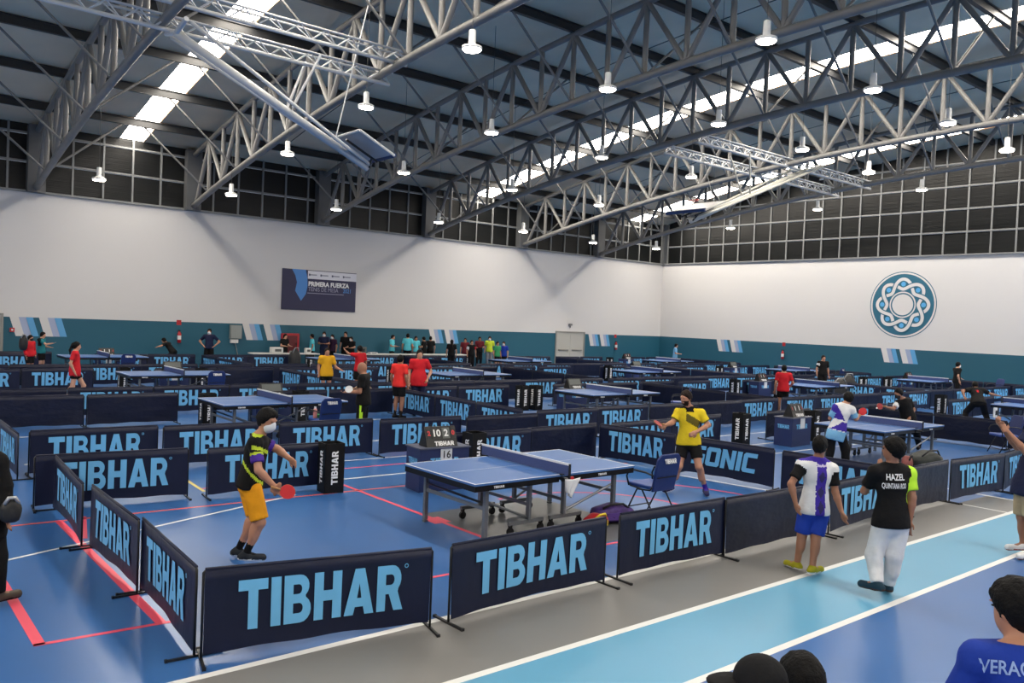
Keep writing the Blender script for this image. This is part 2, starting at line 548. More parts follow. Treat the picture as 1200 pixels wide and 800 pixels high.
# ---- doors, wall fittings
def door(n, x0, x1, h, panels):
    d = empty('door_%d' % n, ((x0+x1)/2, YW-.02, 0)); tag(d, kind='structure')
    w = x1-x0
    block('frame', d, (0, .0, h-.04), (w, .1, .08), mat('door_frame', (140, 139, 134), .5))
    for s in (-1, 1): block('frame', d, (s*(w/2-.04), 0, h/2-.04), (.08, .1, h-.08), MATS['door_frame'])
    pw = (w-.16)/panels
    for i in range(panels):
        xc = -w/2+.08+pw*(i+.5)
        q = block('leaf', d, (xc, .01, (h-.08)/2), (pw-.012, .05, h-.09), m_door)
        b = block('push_bar', d, (xc, -.045, .98), (pw*.72, .05, .06), mat('door_bar', (120, 120, 116), .4))
door(1, 23.05*sc, 24.72*sc, 2.13, 2)
door(2, 2.2*sc, 3.52*sc, 2.13, 2)
def wall_thing(name, x, z, label, cat):
    t = empty(name, (x, YW-.02, z)); return tag(t, label, cat)
m_red = mat('red_paint', (170, 28, 36), .4)
def extinguisher(P, face, label):
    t = empty('fire_extinguisher', P); tag(t, label, 'fire extinguisher', 'fire extinguishers on the teal walls')
    MB().lathe([(.06, -.26), (.08, -.24), (.08, .12), (.05, .19), (.03, .22), (.03, .25)], seg=16).build('cylinder', m_red, t, smooth=True)
    MB().box((0, 0, .27), (.05, .16, .04)).tube([(0, .05, .25), (.09, .06, .15), (.1, .05, -.1)], .015).build('valve_and_hose', m_black, t)
    b = MB().lathe([(.0815, -.12), (.0815, .06)], seg=16).build('label_band', mat('paper_white', (225, 225, 222), .6), t)
    block('bracket', t, (face[0]*.095, face[1]*.095, 0), (.03+.1*abs(face[1]), .03+.1*abs(face[0]), .3), m_black)
    MB().box((face[0]*.1, face[1]*.1, .62), (.2 if face[1] else .01, .2 if face[0] else .01, .22)).build('sign', m_red, t)
extinguisher((8.05*sc*.99, YW-.11, 1.35), (0, 1), 'red fire extinguisher on the back wall left of the standing man')
extinguisher((26.62*sc, YW-.11, 1.3), (0, 1), 'red fire extinguisher right of the double door')
extinguisher((XW-.11, 18.55*sc, 1.3), (1, 0), 'red fire extinguisher on the right wall under the emblem side')
t = wall_thing('electrical_box', 9.65*sc, 1.62, 'grey electrical box on the back wall beside striped marks', 'electrical box')
block('cabinet', t, (0, -.09, .0), (.52, .18, .62), mat('box_grey', (128, 134, 132), .5)); block('lid', t, (0, -.185, .0), (.46, .012, .56), mat('box_grey2', (140, 146, 143), .5))
block('junction_box', t, (-.05, -.075, -.42), (.34, .12, .16), mat('paper_white', (225, 225, 222), .6)); rod('conduit', t, (.02, -.03, -.5), (.2, -.03, -1.25), .02, MATS['box_grey'], 6)
t = wall_thing('hose_cabinet', 11.2*sc+.35, 1.12, 'red framed hose cabinet on the back wall behind the white table', 'hose cabinet')
block('frame', t, (0, -.08, 0), (.86, .16, .98), m_red); block('glass_door', t, (0, -.165, 0), (.66, .012, .78), mat('cab_glass', (96, 40, 44), .2)); block('handle', t, (.28, -.185, 0), (.03, .03, .12), m_black)
t = wall_thing('exit_sign', 23.85*sc, 2.55, 'small dark exit lamp above the double door', 'exit sign')
block('body', t, (0, -.04, 0), (.26, .06, .12), mat('sign_grey', (110, 112, 110), .5)); block('bracket', t, (0, -.02, -.12), (.04, .04, .14), MATS['sign_grey'])
t = wall_thing('alarm_call_point', 3.72*sc, 1.5, 'small red alarm call point beside the left door', 'alarm'); block('body', t, (0, -.03, 0), (.16, .06, .16), m_red); block('button', t, (0, -.065, 0), (.06, .015, .06), MATS['paper_white'])

# ---- banner on the back wall
bx0, bx1, bz0, bz1 = 11.12*sc, 13.76*sc, 2.678+(2.72-2.678)*sc, 2.678+(4.03-2.678)*sc
bw, bh = bx1-bx0, bz1-bz0
t = empty('event_banner', ((bx0+bx1)/2, YW-.03, bz0)); tag(t, 'dark blue event banner with white lettering hung on the white wall', 'banner')
block('panel', t, (0, 0, bh/2), (bw, .04, bh), mat('banner_navy', (26, 26, 66), .45, var=(.7, .2)))
block('header_strip', t, (bw*.165, -.022, bh*.885), (bw*.67, .006, bh*.2), mat('banner_white', (224, 224, 232), .5))
MB().prism([(x*bw, z*bh) for x, z in [(-.38, 1), (-.2, 1), (-.175, .8), (-.17, .6), (-.19, .4), (-.25, .23), (-.33, .47), (-.31, .68), (-.335, .85)]], 0, .006).build('blue_arc', mat('banner_blue', (72, 132, 200), .5), t, (0, -.021, 0)).rotation_euler = (math.pi/2, 0, 0)
def put(mesh, name, parent, loc, m, rz=0.0, sx=1.0):
    k = (mesh.name, m.name, 'pm')
    if k not in _txt:
        c = mesh.copy(); c.materials.clear(); c.materials.append(m); _txt[k] = c
    o = bpy.data.objects.new(name, _txt[k]); COL.objects.link(o); o.parent = parent; o.location = loc; o.rotation_euler = (0, 0, rz); o.scale = (sx, 1, 1)
    return o
m_ltw = mat('letter_white', (232, 232, 232), .5); m_ltg = mat('letter_grey', (150, 150, 172), .5)
put(text_mesh('PRIMERA FUERZA', .30, .012, 'LEFT'), 'lettering', t, (-.165*bw+.02, -.024, bh*.655), m_ltw, sx=.93)
put(text_mesh('TENIS DE MESA', .28, 0, 'LEFT'), 'lettering', t, (-.165*bw+.02, -.024, bh*.525), m_ltg, sx=.84)
put(text_mesh('2021', .28, .004, 'LEFT'), 'lettering', t, (.315*bw, -.024, bh*.525), MATS['banner_blue'], sx=.84)
block('small_print', t, (.08*bw, -.023, bh*.43), (.5*bw, .004, .03), m_ltg)
for i in range(4): block('header_logo', t, ((-.1+.155*i)*bw, -.027, bh*.885), (.1*bw, .004, .06), mat('logo_grey', (150, 150, 165), .5)); block('header_logo', t, ((-.148+.155*i)*bw, -.027, bh*.885), (.02*bw, .004, .1), mat('logo_dark', (70, 74, 100), .5))

# ---- round emblem on the right wall
ey, ez, er = 13.88*sc, 2.678+(3.81-2.678)*sc, 1.19*sc
t = empty('wall_emblem', (XW-.002, ey, ez)); tag(t, 'round teal knot emblem painted on the white right wall', 'emblem')
t.rotation_euler = (math.pi/2, 0, -math.pi/2)
def disc(name, r0, r1, z, m, n=64):
    b = MB()
    for k in range(n):
        a0, a1 = 2*math.pi*k/n, 2*math.pi*(k+1)/n
        if r0 > 0: b.poly([(r0*math.cos(a0), r0*math.sin(a0), z), (r1*math.cos(a0), r1*math.sin(a0), z), (r1*math.cos(a1), r1*math.sin(a1), z), (r0*math.cos(a1), r0*math.sin(a1), z)])
        else: b.poly([(0, 0, z), (r1*math.cos(a0), r1*math.sin(a0), z), (r1*math.cos(a1), r1*math.sin(a1), z)])
    return b.build(name, m, t)
m_emt = mat('emblem_teal', (36, 98, 122), .6)
disc('teal_disc', 0, er, .004, m_emt); disc('outer_ring', er*.925, er*.975, .008, m_white)
disc('inner_ring', er*.355, er*.395, .008, m_white); disc('centre_disc', 0, er*.315, .008, m_white)
for s in (0, 1):
    for (w, dz, m, nm) in ((.078, 0, m_emt, 'strand_edge'), (.047, .0015, m_white, 'strand')):
        b = MB(); n = 160; P = []
        for k in range(n):
            th = 2*math.pi*k/n
            rr = .62+.15*math.cos(4*th+math.pi*s)*(1)
            zz = .016+(.006*math.sin(4*th)*(1 if s == 0 else -1))+dz
            P.append((rr*math.cos(th)*er, rr*math.sin(th)*er, zz))
        for k in range(n):
            p0, p1, pm, pn = np.array(P[k]), np.array(P[(k+1) % n]), np.array(P[k-1]), np.array(P[(k+2) % n])
            t0, t1 = p1-pm, pn-p0
            n0 = np.array([-t0[1], t0[0], 0]); n0 /= np.linalg.norm(n0); n1 = np.array([-t1[1], t1[0], 0]); n1 /= np.linalg.norm(n1)
            h = w*er
            b.poly([p0+n0*h, p0-n0*h, p1-n1*h, p1+n1*h])
        b.build(nm, m, t)
for k in range(8):
    a = 2*math.pi*k/8
    b = MB(); c = (.62*er*math.cos(a), .62*er*math.sin(a))
    b.poly([(c[0]+.07*er*math.cos(q*math.pi/10), c[1]+.07*er*math.sin(q*math.pi/10), .012) for q in range(20)])
    b.build('blue_dot', m_emb_b, t)
# ================================================================ court furniture
m_navy = mat('navy_vinyl', (15, 22, 48), .45, spec=.3, var=(1.5, .25), bump=(2.2, .5, .03), stretch=(1, 1, .45))
m_navyp = mat('navy_vinyl_plain', (14, 20, 44), .42, spec=.3, var=(1.2, .3), bump=(1.6, .9, .06), stretch=(.7, 1, 1.3))
m_letter = mat('letter_blue', (106, 178, 224), .5, var=(2, .1))
m_frame = mat('frame_dark', (26, 27, 30), .4, metal=.2)
m_framel = mat('frame_light', (168, 170, 172), .35, metal=.3)
m_ttop = mat('table_blue', (68, 108, 168), .33, var=(1.0, .05))
m_tline = mat('table_line', (226, 228, 230), .4)
m_apron = mat('table_apron', (13, 13, 15), .4, spec=.3)
m_tleg = mat('table_leg', (112, 116, 120), .35, metal=.4)
m_net = mat('net_mesh', (62, 76, 122), .8, var=(300, .4))
m_tape = mat('net_tape', (225, 226, 228), .6)
m_chair = mat('chair_vinyl', (24, 46, 104), .45, var=(2, .1))
m_chair_s = mat('chair_seat', (44, 76, 150), .42, var=(2, .08))
m_box = mat('black_card', (11, 11, 12), .5, spec=.25)
m_case = mat('score_stand_navy', (30, 42, 84), .45)
m_sheet = mat('paper_sheet', (206, 210, 214), .6)
m_score = mat('score_black', (20, 20, 22), .45)
m_scoreg = mat('score_grey', (86, 90, 88), .5)
m_digr = mat('digit_red', (196, 40, 44), .5)
m_digw = mat('digit_white', (226, 226, 224), .5)

# ---- barriers -------------------------------------------------------------
BWID, BHGT = 1.94, .70
def bow(x, z, v):
    u = x/BWID
    return .010*math.sin(math.pi*u*(1.0+.5*v)+v)*(1-z/BHGT)*1.6+.006*math.sin(7*u+2*v+3*z)*(1-z/BHGT)
def hem(x, v):
    return .05+(.018, .03, .012)[v]*math.cos(math.pi*x/BWID)*(1 if v != 1 else .6)+.006*math.sin(9*x+v)
_bar = {}
def cloth(v, word, plain):
    k = ('cloth', v, plain)
    if k not in _bar:
        b = MB(); nx, nz = 22, 7
        for side in (-1, 1):
            n0 = len(b.v)
            for j in range(nz+1):
                for i in range(nx+1):
                    x = -BWID/2+BWID*i/nx
                    z = hem(x, v)+(BHGT-hem(x, v))*j/nz
                    th = .011 if j == nz else (.006 if j == nz-1 else .004)
                    b.v.append((x, side*th+bow(x, z, v), z))
            for j in range(nz):
                for i in range(nx):
                    a = n0+j*(nx+1)+i
                    q = (a, a+1, a+nx+2, a+nx+1)
                    b.f.append(q if side < 0 else q[::-1])
        m = (nx+1)*(nz+1)
        for i in range(nx):
            a = nz*(nx+1)+i
            b.f.append((a, a+1, m+a+1, m+a))
        me = b.mesh('cloth', True); me.materials.append(m_navyp if plain else m_navy)
        _bar[k] = me
    return _bar[k]
def bar_word(word, v):
    k = ('word', word, v)
    if k not in _bar:
        src = block_word(word, 1.42 if word == 'TIBHAR' else 1.30, .385 if word == 'TIBHAR' else .34, .18 if word == 'SONIC' else 0.0, word != 'SONIC').copy()
        for q in src.vertices:
            z = q.co.z+.395
            q.co.y = -.015+bow(q.co.x, z, v)+q.co.y*.5
            q.co.z = z
        src.materials.clear(); src.materials.append(m_letter)
        _bar[k] = src
    return _bar[k]
fr_me = MB().tube([(-BWID/2-.012, 0, .015), (-BWID/2-.012, 0, BHGT-.03), (-BWID/2+.02, 0, BHGT)], .011, 8).mesh('post', True)
fr_me.materials.append(m_frame)
fr_me2 = MB().tube([(BWID/2+.012, 0, .015), (BWID/2+.012, 0, BHGT-.03), (BWID/2-.02, 0, BHGT)], .011, 8).mesh('post', True)
fr_me2.materials.append(m_frame)
rail_me = MB().tube([(-BWID/2, 0, BHGT-.005), (BWID/2, 0, BHGT-.005)], .0135, 8).mesh('top_rail', True); rail_me.materials.append(m_navy)
ft_me = MB().box((0, 0, .010), (.024, .42, .018)).box((0, .205, .012), (.03, .02, .024)).box((0, -.205, .012), (.03, .02, .024)).mesh('foot'); ft_me.materials.append(m_frame)
NB = [0]
def barrier(p0, p1, word, label, group, clip=True):
    """p0->p1 runs left to right for somebody reading the lettering"""
    p0, p1 = np.array(p0, float), np.array(p1, float)
    L = np.linalg.norm(p1-p0)
    if clip and not any(in_frame((*(p0+(p1-p0)*s), z), 4) for s in (0, .25, .5, .75, 1) for z in (.1, .4, .7)):
        return None
    c = (p0+p1)/2
    t = empty('court_barrier', (c[0], c[1], 0), math.atan2(p1[1]-p0[1], p1[0]-p0[0]))
    t.scale = (L/(BWID+.03), 1, 1)
    tag(t, label, 'barrier', group)
    v = NB[0] % 3; NB[0] += 1
    link('cloth', cloth(v, word, word is None), None, t)
    link('top_rail', rail_me, None, t)
    link('post', fr_me, None, t); link('post', fr_me2, None, t)
    for s in (-1, 1): link('foot', ft_me, None, t, (s*(BWID/2+.012), 0, 0))
    if word:
        link('lettering', bar_word(word, v), None, t)
    return t
T_ = 'TIBHAR'
ORDN = ['first', 'second', 'third', 'fourth', 'fifth', 'sixth']
# nearest court, measured one by one
G0 = 'barriers round the nearest court'
near = [((2.22, 6.22), (4.03, 5.80), T_, 'lettered navy barrier at the near left corner, foremost of all'),
        ((4.22, 5.80), (6.20, 5.83), T_, 'lettered navy barrier by the grey lane below the nearest table'),
        ((6.42, 5.85), (8.16, 5.79), T_, 'lettered navy barrier in front of the nearest blue chair'),
        ((8.14, 5.76), (10.18, 5.68), None, 'plain navy barrier left of the boy with black sleeves'),
        ((10.30, 5.66), (12.35, 5.70), T_, 'lettered navy barrier between the two people with their backs turned'),
        ((12.45, 5.72), (14.12, 5.74), None, 'plain navy barrier right of the player in white trousers'),
        ((14.18, 5.72), (16.0, 5.56), T_, 'lettered navy barrier where the grey lane ends at right'),
        ((16.1, 5.60), (17.9, 5.75), T_, 'lettered navy barrier half hidden by the man in beige shorts'),
        ((2.29, 8.03), (2.20, 6.30), T_, 'lettered navy barrier on the left side, nearest of three'),
        ((2.25, 9.76), (2.24, 7.97), T_, 'lettered navy barrier on the left side, middle of three'),
        ((2.28, 11.8), (2.18, 9.86), T_, 'lettered navy barrier on the left side, farthest of three'),
        ((2.06, 11.92), (3.93, 11.73), T_, 'lettered navy barrier behind the left side run, back left corner'),
        ((4.14, 11.58), (5.86, 11.42), T_, 'lettered navy barrier behind the player in yellow shorts'),
        ((8.30, 11.44), (10.02, 11.40), T_, 'lettered navy barrier just right of the number 16 score stand'),
        ((10.02, 11.50), (11.82, 11.50), None, 'plain navy barrier behind the far end of nearest table'),
        ((11.84, 11.42), (12.08, 9.72), T_, 'lettered navy barrier behind the yellow shirted player, upper of three'),
        ((12.10, 9.66), (12.30, 7.78), 'SONIC', 'navy barrier with slanted lettering beside the yellow shirted player'),
        ((12.28, 7.62), (12.42, 5.85), T_, 'lettered navy barrier behind the boy with black sleeves')]
for a, b, w, lb in near: barrier(a, b, w, lb, G0, clip=False)
# the other courts repeat on a grid
XB = [2.2, 12.0, 21.9, 32.0, 42.0]
YF = [5.75, 13.75, 21.0, 28.95]; YBK = [11.5, 19.35, 27.1, 34.8]
CN = ['leftmost', 'second', 'third', 'rightmost']; RN = ['nearest', 'second', 'third', 'farthest']
PLAIN = {('f', 0, 1, 4), ('b', 0, 1, 0), ('b', 0, 1, 1), ('b', 0, 2, 2), ('b', 0, 2, 3), ('b', 0, 1, 2), ('b', 0, 1, 3), ('f', 1, 2, 1), ('f', 1, 2, 2), ('b', 1, 2, 3), ('b', 1, 0, 2), ('f', 2, 1, 2), ('f', 2, 2, 2), ('f', 0, 3, 1), ('f', 0, 3, 4), ('f', 1, 3, 0), ('f', 1, 3, 3), ('f', 2, 3, 3), ('b', 2, 0, 3), ('f', 3, 2, 1), ('b', 2, 1, 0), ('f', 1, 1, 2), ('f', 1, 1, 3), ('b', 1, 1, 3), ('f', 3, 1, 0), ('b', 1, 0, 3), ('f', 0, 2, 0)}
for r in range(4):
    for c in range(4):
        if c == 0 and r == 0: continue
        g = 'barriers round the courts farther back'
        x0, x1 = XB[c]+.16, XB[c+1]-.16
        yf, yb_ = YF[r], YBK[r]
        rnd = random.Random(17*r+c)
        if not (r == 0 and c <= 1):
            for i in range(5):
                a, b = x0+(x1-x0)*i/5+.02, x0+(x1-x0)*(i+1)/5-.02
                dy = rnd.uniform(-.12, .12)
                if c == 0 and r == 1: dy = (.45, .25, .0, -.25, -.45)[i]
                w = None if ('f', c, r, i) in PLAIN else T_
                barrier((a, yf+dy+.03), (b, yf+dy-.03), w, '%s navy barrier %s along the front edge of %s court, %s row' % ('lettered' if w else 'plain', ORDN[i], CN[c], RN[r]), g)
        xc = (x0+x1)/2
        for i, (a, b) in enumerate(((x0, x0+1.9), (x0+1.95, x0+3.85), (x1-3.9, x1-1.95), (x1-1.9, x1))):
            dy = rnd.uniform(-.12, .12)
            w = None if ('b', c, r, i) in PLAIN else T_
            barrier((a, yb_+dy), (b, yb_+dy), w, '%s navy barrier %s along the back edge of %s court, %s row' % ('lettered' if w else 'plain', ORDN[i], CN[c], RN[r]), g)
    for c in range(5):
        if r == 0 and c <= 1: continue
        for i in range(3):
            ya = YBK[r]-.2-(YBK[r]-YF[r]-.4)*i/3
            yb2 = YBK[r]-.2-(YBK[r]-YF[r]-.4)*(i+1)/3+.03
            w = T_ if (c, r) in ((0, 1), (1, 1), (1, 2), (0, 2), (3, 1), (1, 3)) else None
            xx = XB[c]+(.5 if (c, r) == (2, 0) else 0)
            barrier((xx, ya), (xx, yb2), w, '%s navy barrier %s along side line %s from left, %s row' % ('lettered' if w else 'plain', ORDN[i], ORDN[c], RN[r]), 'barriers round the courts farther back')
barrier((4.95, 36.2), (6.75, 36.2), None, 'plain navy barrier against the back wall under the left stripes', 'barriers by the back wall', False)
barrier((2.9, 36.2), (4.85, 36.2), None, 'plain navy barrier against the back wall at the left door', 'barriers by the back wall', False)

# ---- table tennis tables ----------------------------------------------------
def make_table():
    t = empty('table_tennis_table')
    L, W, Z = 1.37, .7625, .76
    for s in (-1, 1):
        top = MB().box((s*(L/2+.002), 0, Z-.0125), (L-.006, 2*W, .025)).build('table_top', m_ttop, t)
        ln = MB()
        ln.box((s*(L-.012), 0, Z+.0006), (.022, 2*W, .0014)); ln.box((s*L/2, W-.011, Z+.0006), (L-.02, .02, .0014)); ln.box((s*L/2, -W+.011, Z+.0006), (L-.02, .02, .0014))
        ln.box((s*L/2, 0, Z+.0006), (L-.03, .005, .0012))
        ln.build('edge_line', m_tline, top)
        ap = MB()
        for y in (-1, 1): ap.box((s*(L/2+.01), y*(W-.025), Z-.06), (L-.04, .03, .07))
        ap.box((s*(L-.025), 0, Z-.06), (.03, 2*W-.02, .07)); ap.box((s*.04, 0, Z-.055), (.03, 2*W-.05, .05))
        ap.build('apron', m_apron, t)
        for y in (-1, 1):
            MB().box((s*(L-.27), y*(W-.13), (Z-.05)/2+.01), (.05, .05, Z-.09)).box((s*(L-.27), y*(W-.13), .012), (.055, .055, .024)).build('leg', m_tleg, t)
            MB().box((s*.30, y*.5, (Z-.05+.16)/2), (.04, .06, Z-.21)).build('inner_leg', m_tleg, t)
            c = MB().box((s*.34, y*.5, .15), (.56, .045, .045)).build('caster_bar', m_tleg, t)
            for q in (-.25, .25):
                w_ = MB().tube([(s*.34+q, y*.5-.014, .052), (s*.34+q, y*.5+.014, .052)], .05, 14).box((s*.34+q, y*.5, .11), (.03, .05, .05)).build('caster_wheel', m_apron, t)
            MB().tube([(s*.32, y*.48, .20), (s*(L-.27), y*(W-.16), Z-.25)], .018, 6).build('brace', m_tleg, t)
        MB().box((s*(L-.27), 0, .42), (.03, 2*(W-.13), .04)).build('cross_bar', m_tleg, t)
        MB().box((s*.30, 0, .36), (.03, 1.0, .04)).build('cross_bar', m_tleg, t)
    n = MB().box((0, 0, Z+.072), (.006, 1.80, .135)).build('net', m_net, t)
    MB().box((0, 0, Z+.145), (.02, 1.82, .026)).build('net_tape', m_tape, n)
    for y in (-1, 1):
        p = MB().box((0, y*.905, Z+.06), (.022, .022, .19)).build('net_post', m_frame, t)
        MB().box((0, y*.80, Z-.045), (.06, .22, .03)).box((0, y*.78, Z+.006), (.06, .06, .012)).build('clamp', m_frame, p)
    for x in (-1.0, .75):
        put(block_word('TIBHAR', .16, .028, 0, False), 'lettering', t, (x, -W+.009, Z-.06), m_ltw)
    return t
TABS = [(7.16, 8.30, 'big blue table tennis table nearest the viewer'),
        (7.42, 16.88, 'blue table tennis table behind the player in yellow shorts'),
        (17.2, 16.33, 'blue table tennis table right of the two lettered black boxes, mid hall'),
        (17.65, 8.62, 'blue table tennis table where the white and purple player stands'),
        (28.35, 9.1, 'blue table tennis table cut by the right picture edge'),
        (7.68, 24.4, 'blue table tennis table right of the girl in red'),
        (7.75, 32.6, 'blue table tennis table at far left under the fire extinguisher'),
        (17.3, 23.2, 'blue table tennis table behind the player in red polo'),
        (16.95, 31.6, 'blue table tennis table behind the girl in yellow'),
        (25.75, 30.35, 'blue table tennis table in front of the double door'),
        (26.95, 23.4, 'blue table tennis table in third row, right of the double door'),
        (36.8, 30.4, 'blue table tennis table in the far right corner of the hall'),
        (28.3, 16.3, 'blue table tennis table behind the player in red from behind'),
        (38.0, 23.2, 'blue table tennis table under the fire extinguisher on right wall'),
        (38.2, 16.6, 'blue table tennis table beside the masked man in black at right')]
tproto = make_table()
for i, (x, y, lb) in enumerate(TABS):
    t = tproto if i == 0 else copy_tree(tproto)
    t.location = (x, y, 0)
    tag(t, lb, 'table tennis table', 'table tennis tables')

# ---- chairs -----------------------------------------------------------------
def make_chair():
    t = empty('umpire_chair')       # faces +Y
    s = MB(); s.box((0, .03, .45), (.46, .44, .055)); so = s.build('seat', m_chair_s, t)
    mod = so.modifiers.new('bevel', 'BEVEL'); mod.width = .02; mod.segments = 3
    out = [(-.225, .40), (.225, .40), (.245, .72), (.235, .86), (.17, .925), (-.17, .925), (-.235, .86), (-.245, .72)]
    b = MB().prism([(x, z) for x, z in out], -.02, .02).mesh('backrest')
    for v in b.vertices:
        x, z, d = v.co.x, v.co.y, v.co.z
        v.co = (x, -.20-(z-.40)*.20-d, z)
    bo = link('backrest', b, m_chair, t)
    mod = bo.modifiers.new('bevel', 'BEVEL'); mod.width = .012; mod.segments = 2
    w = put(block_word('TIBHAR', .24, .065, 0, False), 'lettering', bo, (0, -.325, .83), m_ltw)
    w.rotation_euler = (-.2, 0, 0)
    MB().box((0, -.272, .60), (.40, .006, .014)).build('seam', m_frame, bo)
    for x in (-1, 1):
        MB().tube([(x*.235, .26, .012), (x*.235, .06, .40), (x*.235, -.18, .42), (x*.235, -.21, .47)], .012, 8).build('front_leg', m_frame, t, smooth=True)
        MB().tube([(x*.225, -.30, .012), (x*.225, -.02, .41), (x*.225, .20, .425)], .012, 8).build('rear_leg', m_frame, t, smooth=True)
        MB().tube([(x*.25, .2, .43), (x*.27, .23, .56), (x*.27, .19, .645), (x*.27, .08, .665), (x*.27, -.12, .66), (x*.25, -.24, .63)], .013, 8).build('armrest', m_frame, t, smooth=True)
    MB().tube([(-.235, .20, .13), (.235, .20, .13)], .009, 6).build('stretcher', m_frame, t)
    return t
cproto = make_chair()
CHAIRS = [(8.97, 7.60, 0, 'blue armchair with white back lettering beside the nearest table'),
          (7.97, 15.62, 4, 'blue armchair holding a bottle, right of the second table'),
          (8.35, 23.1, 0, 'blue armchair at the table right of the girl in red'),
          (8.2, 31.3, 0, 'blue armchair at the far left table by the wall'),
          (19.5, 15.6, 40, 'blue armchair behind the yellow shirted player'),
          (21.5, 7.5, 50, 'blue armchair beside the raised hands at right edge'),
          (40.1, 22.0, 5, 'blue armchair right of the black shirted player near right wall'),
          (41.2, 14.9, 60, 'blue armchair by the teal right wall, seen from the side')]
for i, (x, y, a, lb) in enumerate(CHAIRS):
    t = cproto if i == 0 else copy_tree(cproto)
    t.location = (x, y, 0); t.rotation_euler = (0, 0, math.radians(a)); tag(t, lb, 'chair', 'blue umpire chairs')

# ---- lettered black boxes ----------------------------------------------------
def make_box():
    t = empty('towel_box')
    b = MB()
    for a in range(4):
        cs, sn = math.cos(a*math.pi/2), math.sin(a*math.pi/2)
        b.box((.145*cs, .145*sn, .37), (.012, .302, .74) if a % 2 == 0 else (.302, .012, .74))
    b.box((0, 0, .60), (.28, .28, .01))
    b.build('carton', m_box, t)
    for a in range(4):
        w = put(block_word('TIBHAR', .50, .10, 0, False), 'lettering', t, (.153*math.sin(a*math.pi/2), -.153*math.cos(a*math.pi/2), .38), m_ltw)
        w.rotation_euler = (0, -math.pi/2, 0)
        w.matrix_basis = Matrix.Translation(w.location) @ Matrix.Rotation(a*math.pi/2, 4, 'Z') @ Matrix.Rotation(-math.pi/2, 4, 'Y')
    return t
bproto = make_box()
BOXES = [(5.84, 11.16, -6, 'lettered black box beside the player in yellow shorts'), (8.55, 11.20, 0, 'lettered black box right of the number 16 score stand'),
         (6.65, 18.7, 0, 'lettered black box left under the second table'), (8.95, 18.8, 0, 'lettered black box right under the second table'),
         (16.05, 18.75, 0, 'lettered black box left of the score stand, mid hall'), (16.55, 18.7, 0, 'second lettered black box left of the mid hall table'),
         (16.42, 11.3, 0, 'lettered black box right of the yellow shirted player'), (18.9, 10.95, 0, 'lettered black box right of the grey floor score stand'),
         (7.0, 26.9, 0, 'lettered black box beside the girl in red'), (9.2, 26.5, 0, 'lettered black box under the table right of the girl in red'),
         (16.4, 26.8, 0, 'lettered black box behind the player in red shirt'), (27.2, 19.1, 0, 'lettered black box left of score stand behind far court'),
         (29.5, 18.6, 0, 'lettered black box left of the player in red seen from behind'), (28.3, 26.9, 0, 'lettered black box in third row, right of the double door'),
         (25.6, 34.2, 0, 'lettered black box by the group in front of the back wall'), (16.8, 34.5, 0, 'lettered black box behind the girl in yellow'),
         (29.4, 12.3, 0, 'lettered black box right of the player in black polo'), (37.0, 19.0, 0, 'lettered black box left of the dark bags on the barrier'),
         (35.9, 26.2, 0, 'lettered black box near the right wall stripes'), (35.4, 33.6, 0, 'lettered black box in the far right corner'), (38.6, 18.6, 0, 'lettered black box right of the dark bags on the barrier')]
for i, (x, y, a, lb) in enumerate(BOXES):
    t = bproto if i == 0 else copy_tree(bproto)
    t.location = (x, y, 0); t.rotation_euler = (0, 0, math.radians(a)); tag(t, lb, 'box', 'lettered black boxes')

# ---- score stands with flip scoreboards ----------------------------------------
def make_stand(digits, num, desc):
    t = empty('score_stand')
    MB().box((0, 0, .33), (.86, .46, .66)).build('case', m_case, t)
    MB().box((0, 0, .665), (.90, .50, .02)).build('shelf', mat('score_shelf', (70, 76, 96), .5), t)
    put(block_word('TIBHAR', .5, .11, 0, False), 'lettering', t, (0, -.2325, .46), m_letter)
    w = put(block_word('TIBHAR', .3, .09, 0, False), 'lettering', t, (-.4325, 0, .46), m_letter); w.rotation_euler = (0, 0, -math.pi/2)
    MB().box((.02, -.236, .54), (.20, .004, .26)).build('number_sheet', m_sheet, t)
    if num: put(text_mesh(num, .16, .002), 'number', t, (.02, -.24, .56), m_score)
    return t
def make_board(digits):
    t = empty('flip_scoreboard')
    pr = MB().prism([(-.14, 0), (.14, 0), (.015, .30), (-.015, .30)], -.27, .27).mesh('body')
    for v in pr.vertices:
        v.co = (v.co.z, v.co.x, v.co.y)
    link('body', pr, m_score, t)
    sl = math.atan2(.125, .30)
    def on(u, z): return (u, -.14+.125*z/.30-.006, z)
    w = put(block_word('TIBHAR', .34, .07, 0, False), 'lettering', t, on(.04, .05), m_ltw); w.rotation_euler = (-sl, 0, 0)
    if digits:
        for (u, s_, m, sz, bw) in ((-.21, digits[0], m_digr, .10, .075), (-.08, digits[1], m_digw, .15, .16), (.09, digits[2], m_digw, .15, .13), (.215, digits[3], m_digr, .10, .075)):
            cd = MB().box((0, 0, 0), (bw, .006, .17)).build('score_card', m_scoreg if s_ == '2' and sz > .12 else m_score, t, on(u, .2)); cd.rotation_euler = (-sl, 0, 0)
            q = put(text_mesh(s_, sz, .004), 'digit', t, on(u, .2), m); q.rotation_euler = (-sl, 0, 0); q.location.y -= .006
    else:
        cd = MB().box((0, 0, 0), (.46, .006, .17)).build('score_card', m_scoreg, t, on(0, .2)); cd.rotation_euler = (-sl, 0, 0)
    for u in (-.15, -.08, .08, .15):
        MB().tube([(u, -.02, .29), (u, -.015, .325), (u, .015, .325), (u, .02, .29)], .006, 6).build('ring', m_frame, t)
    return t
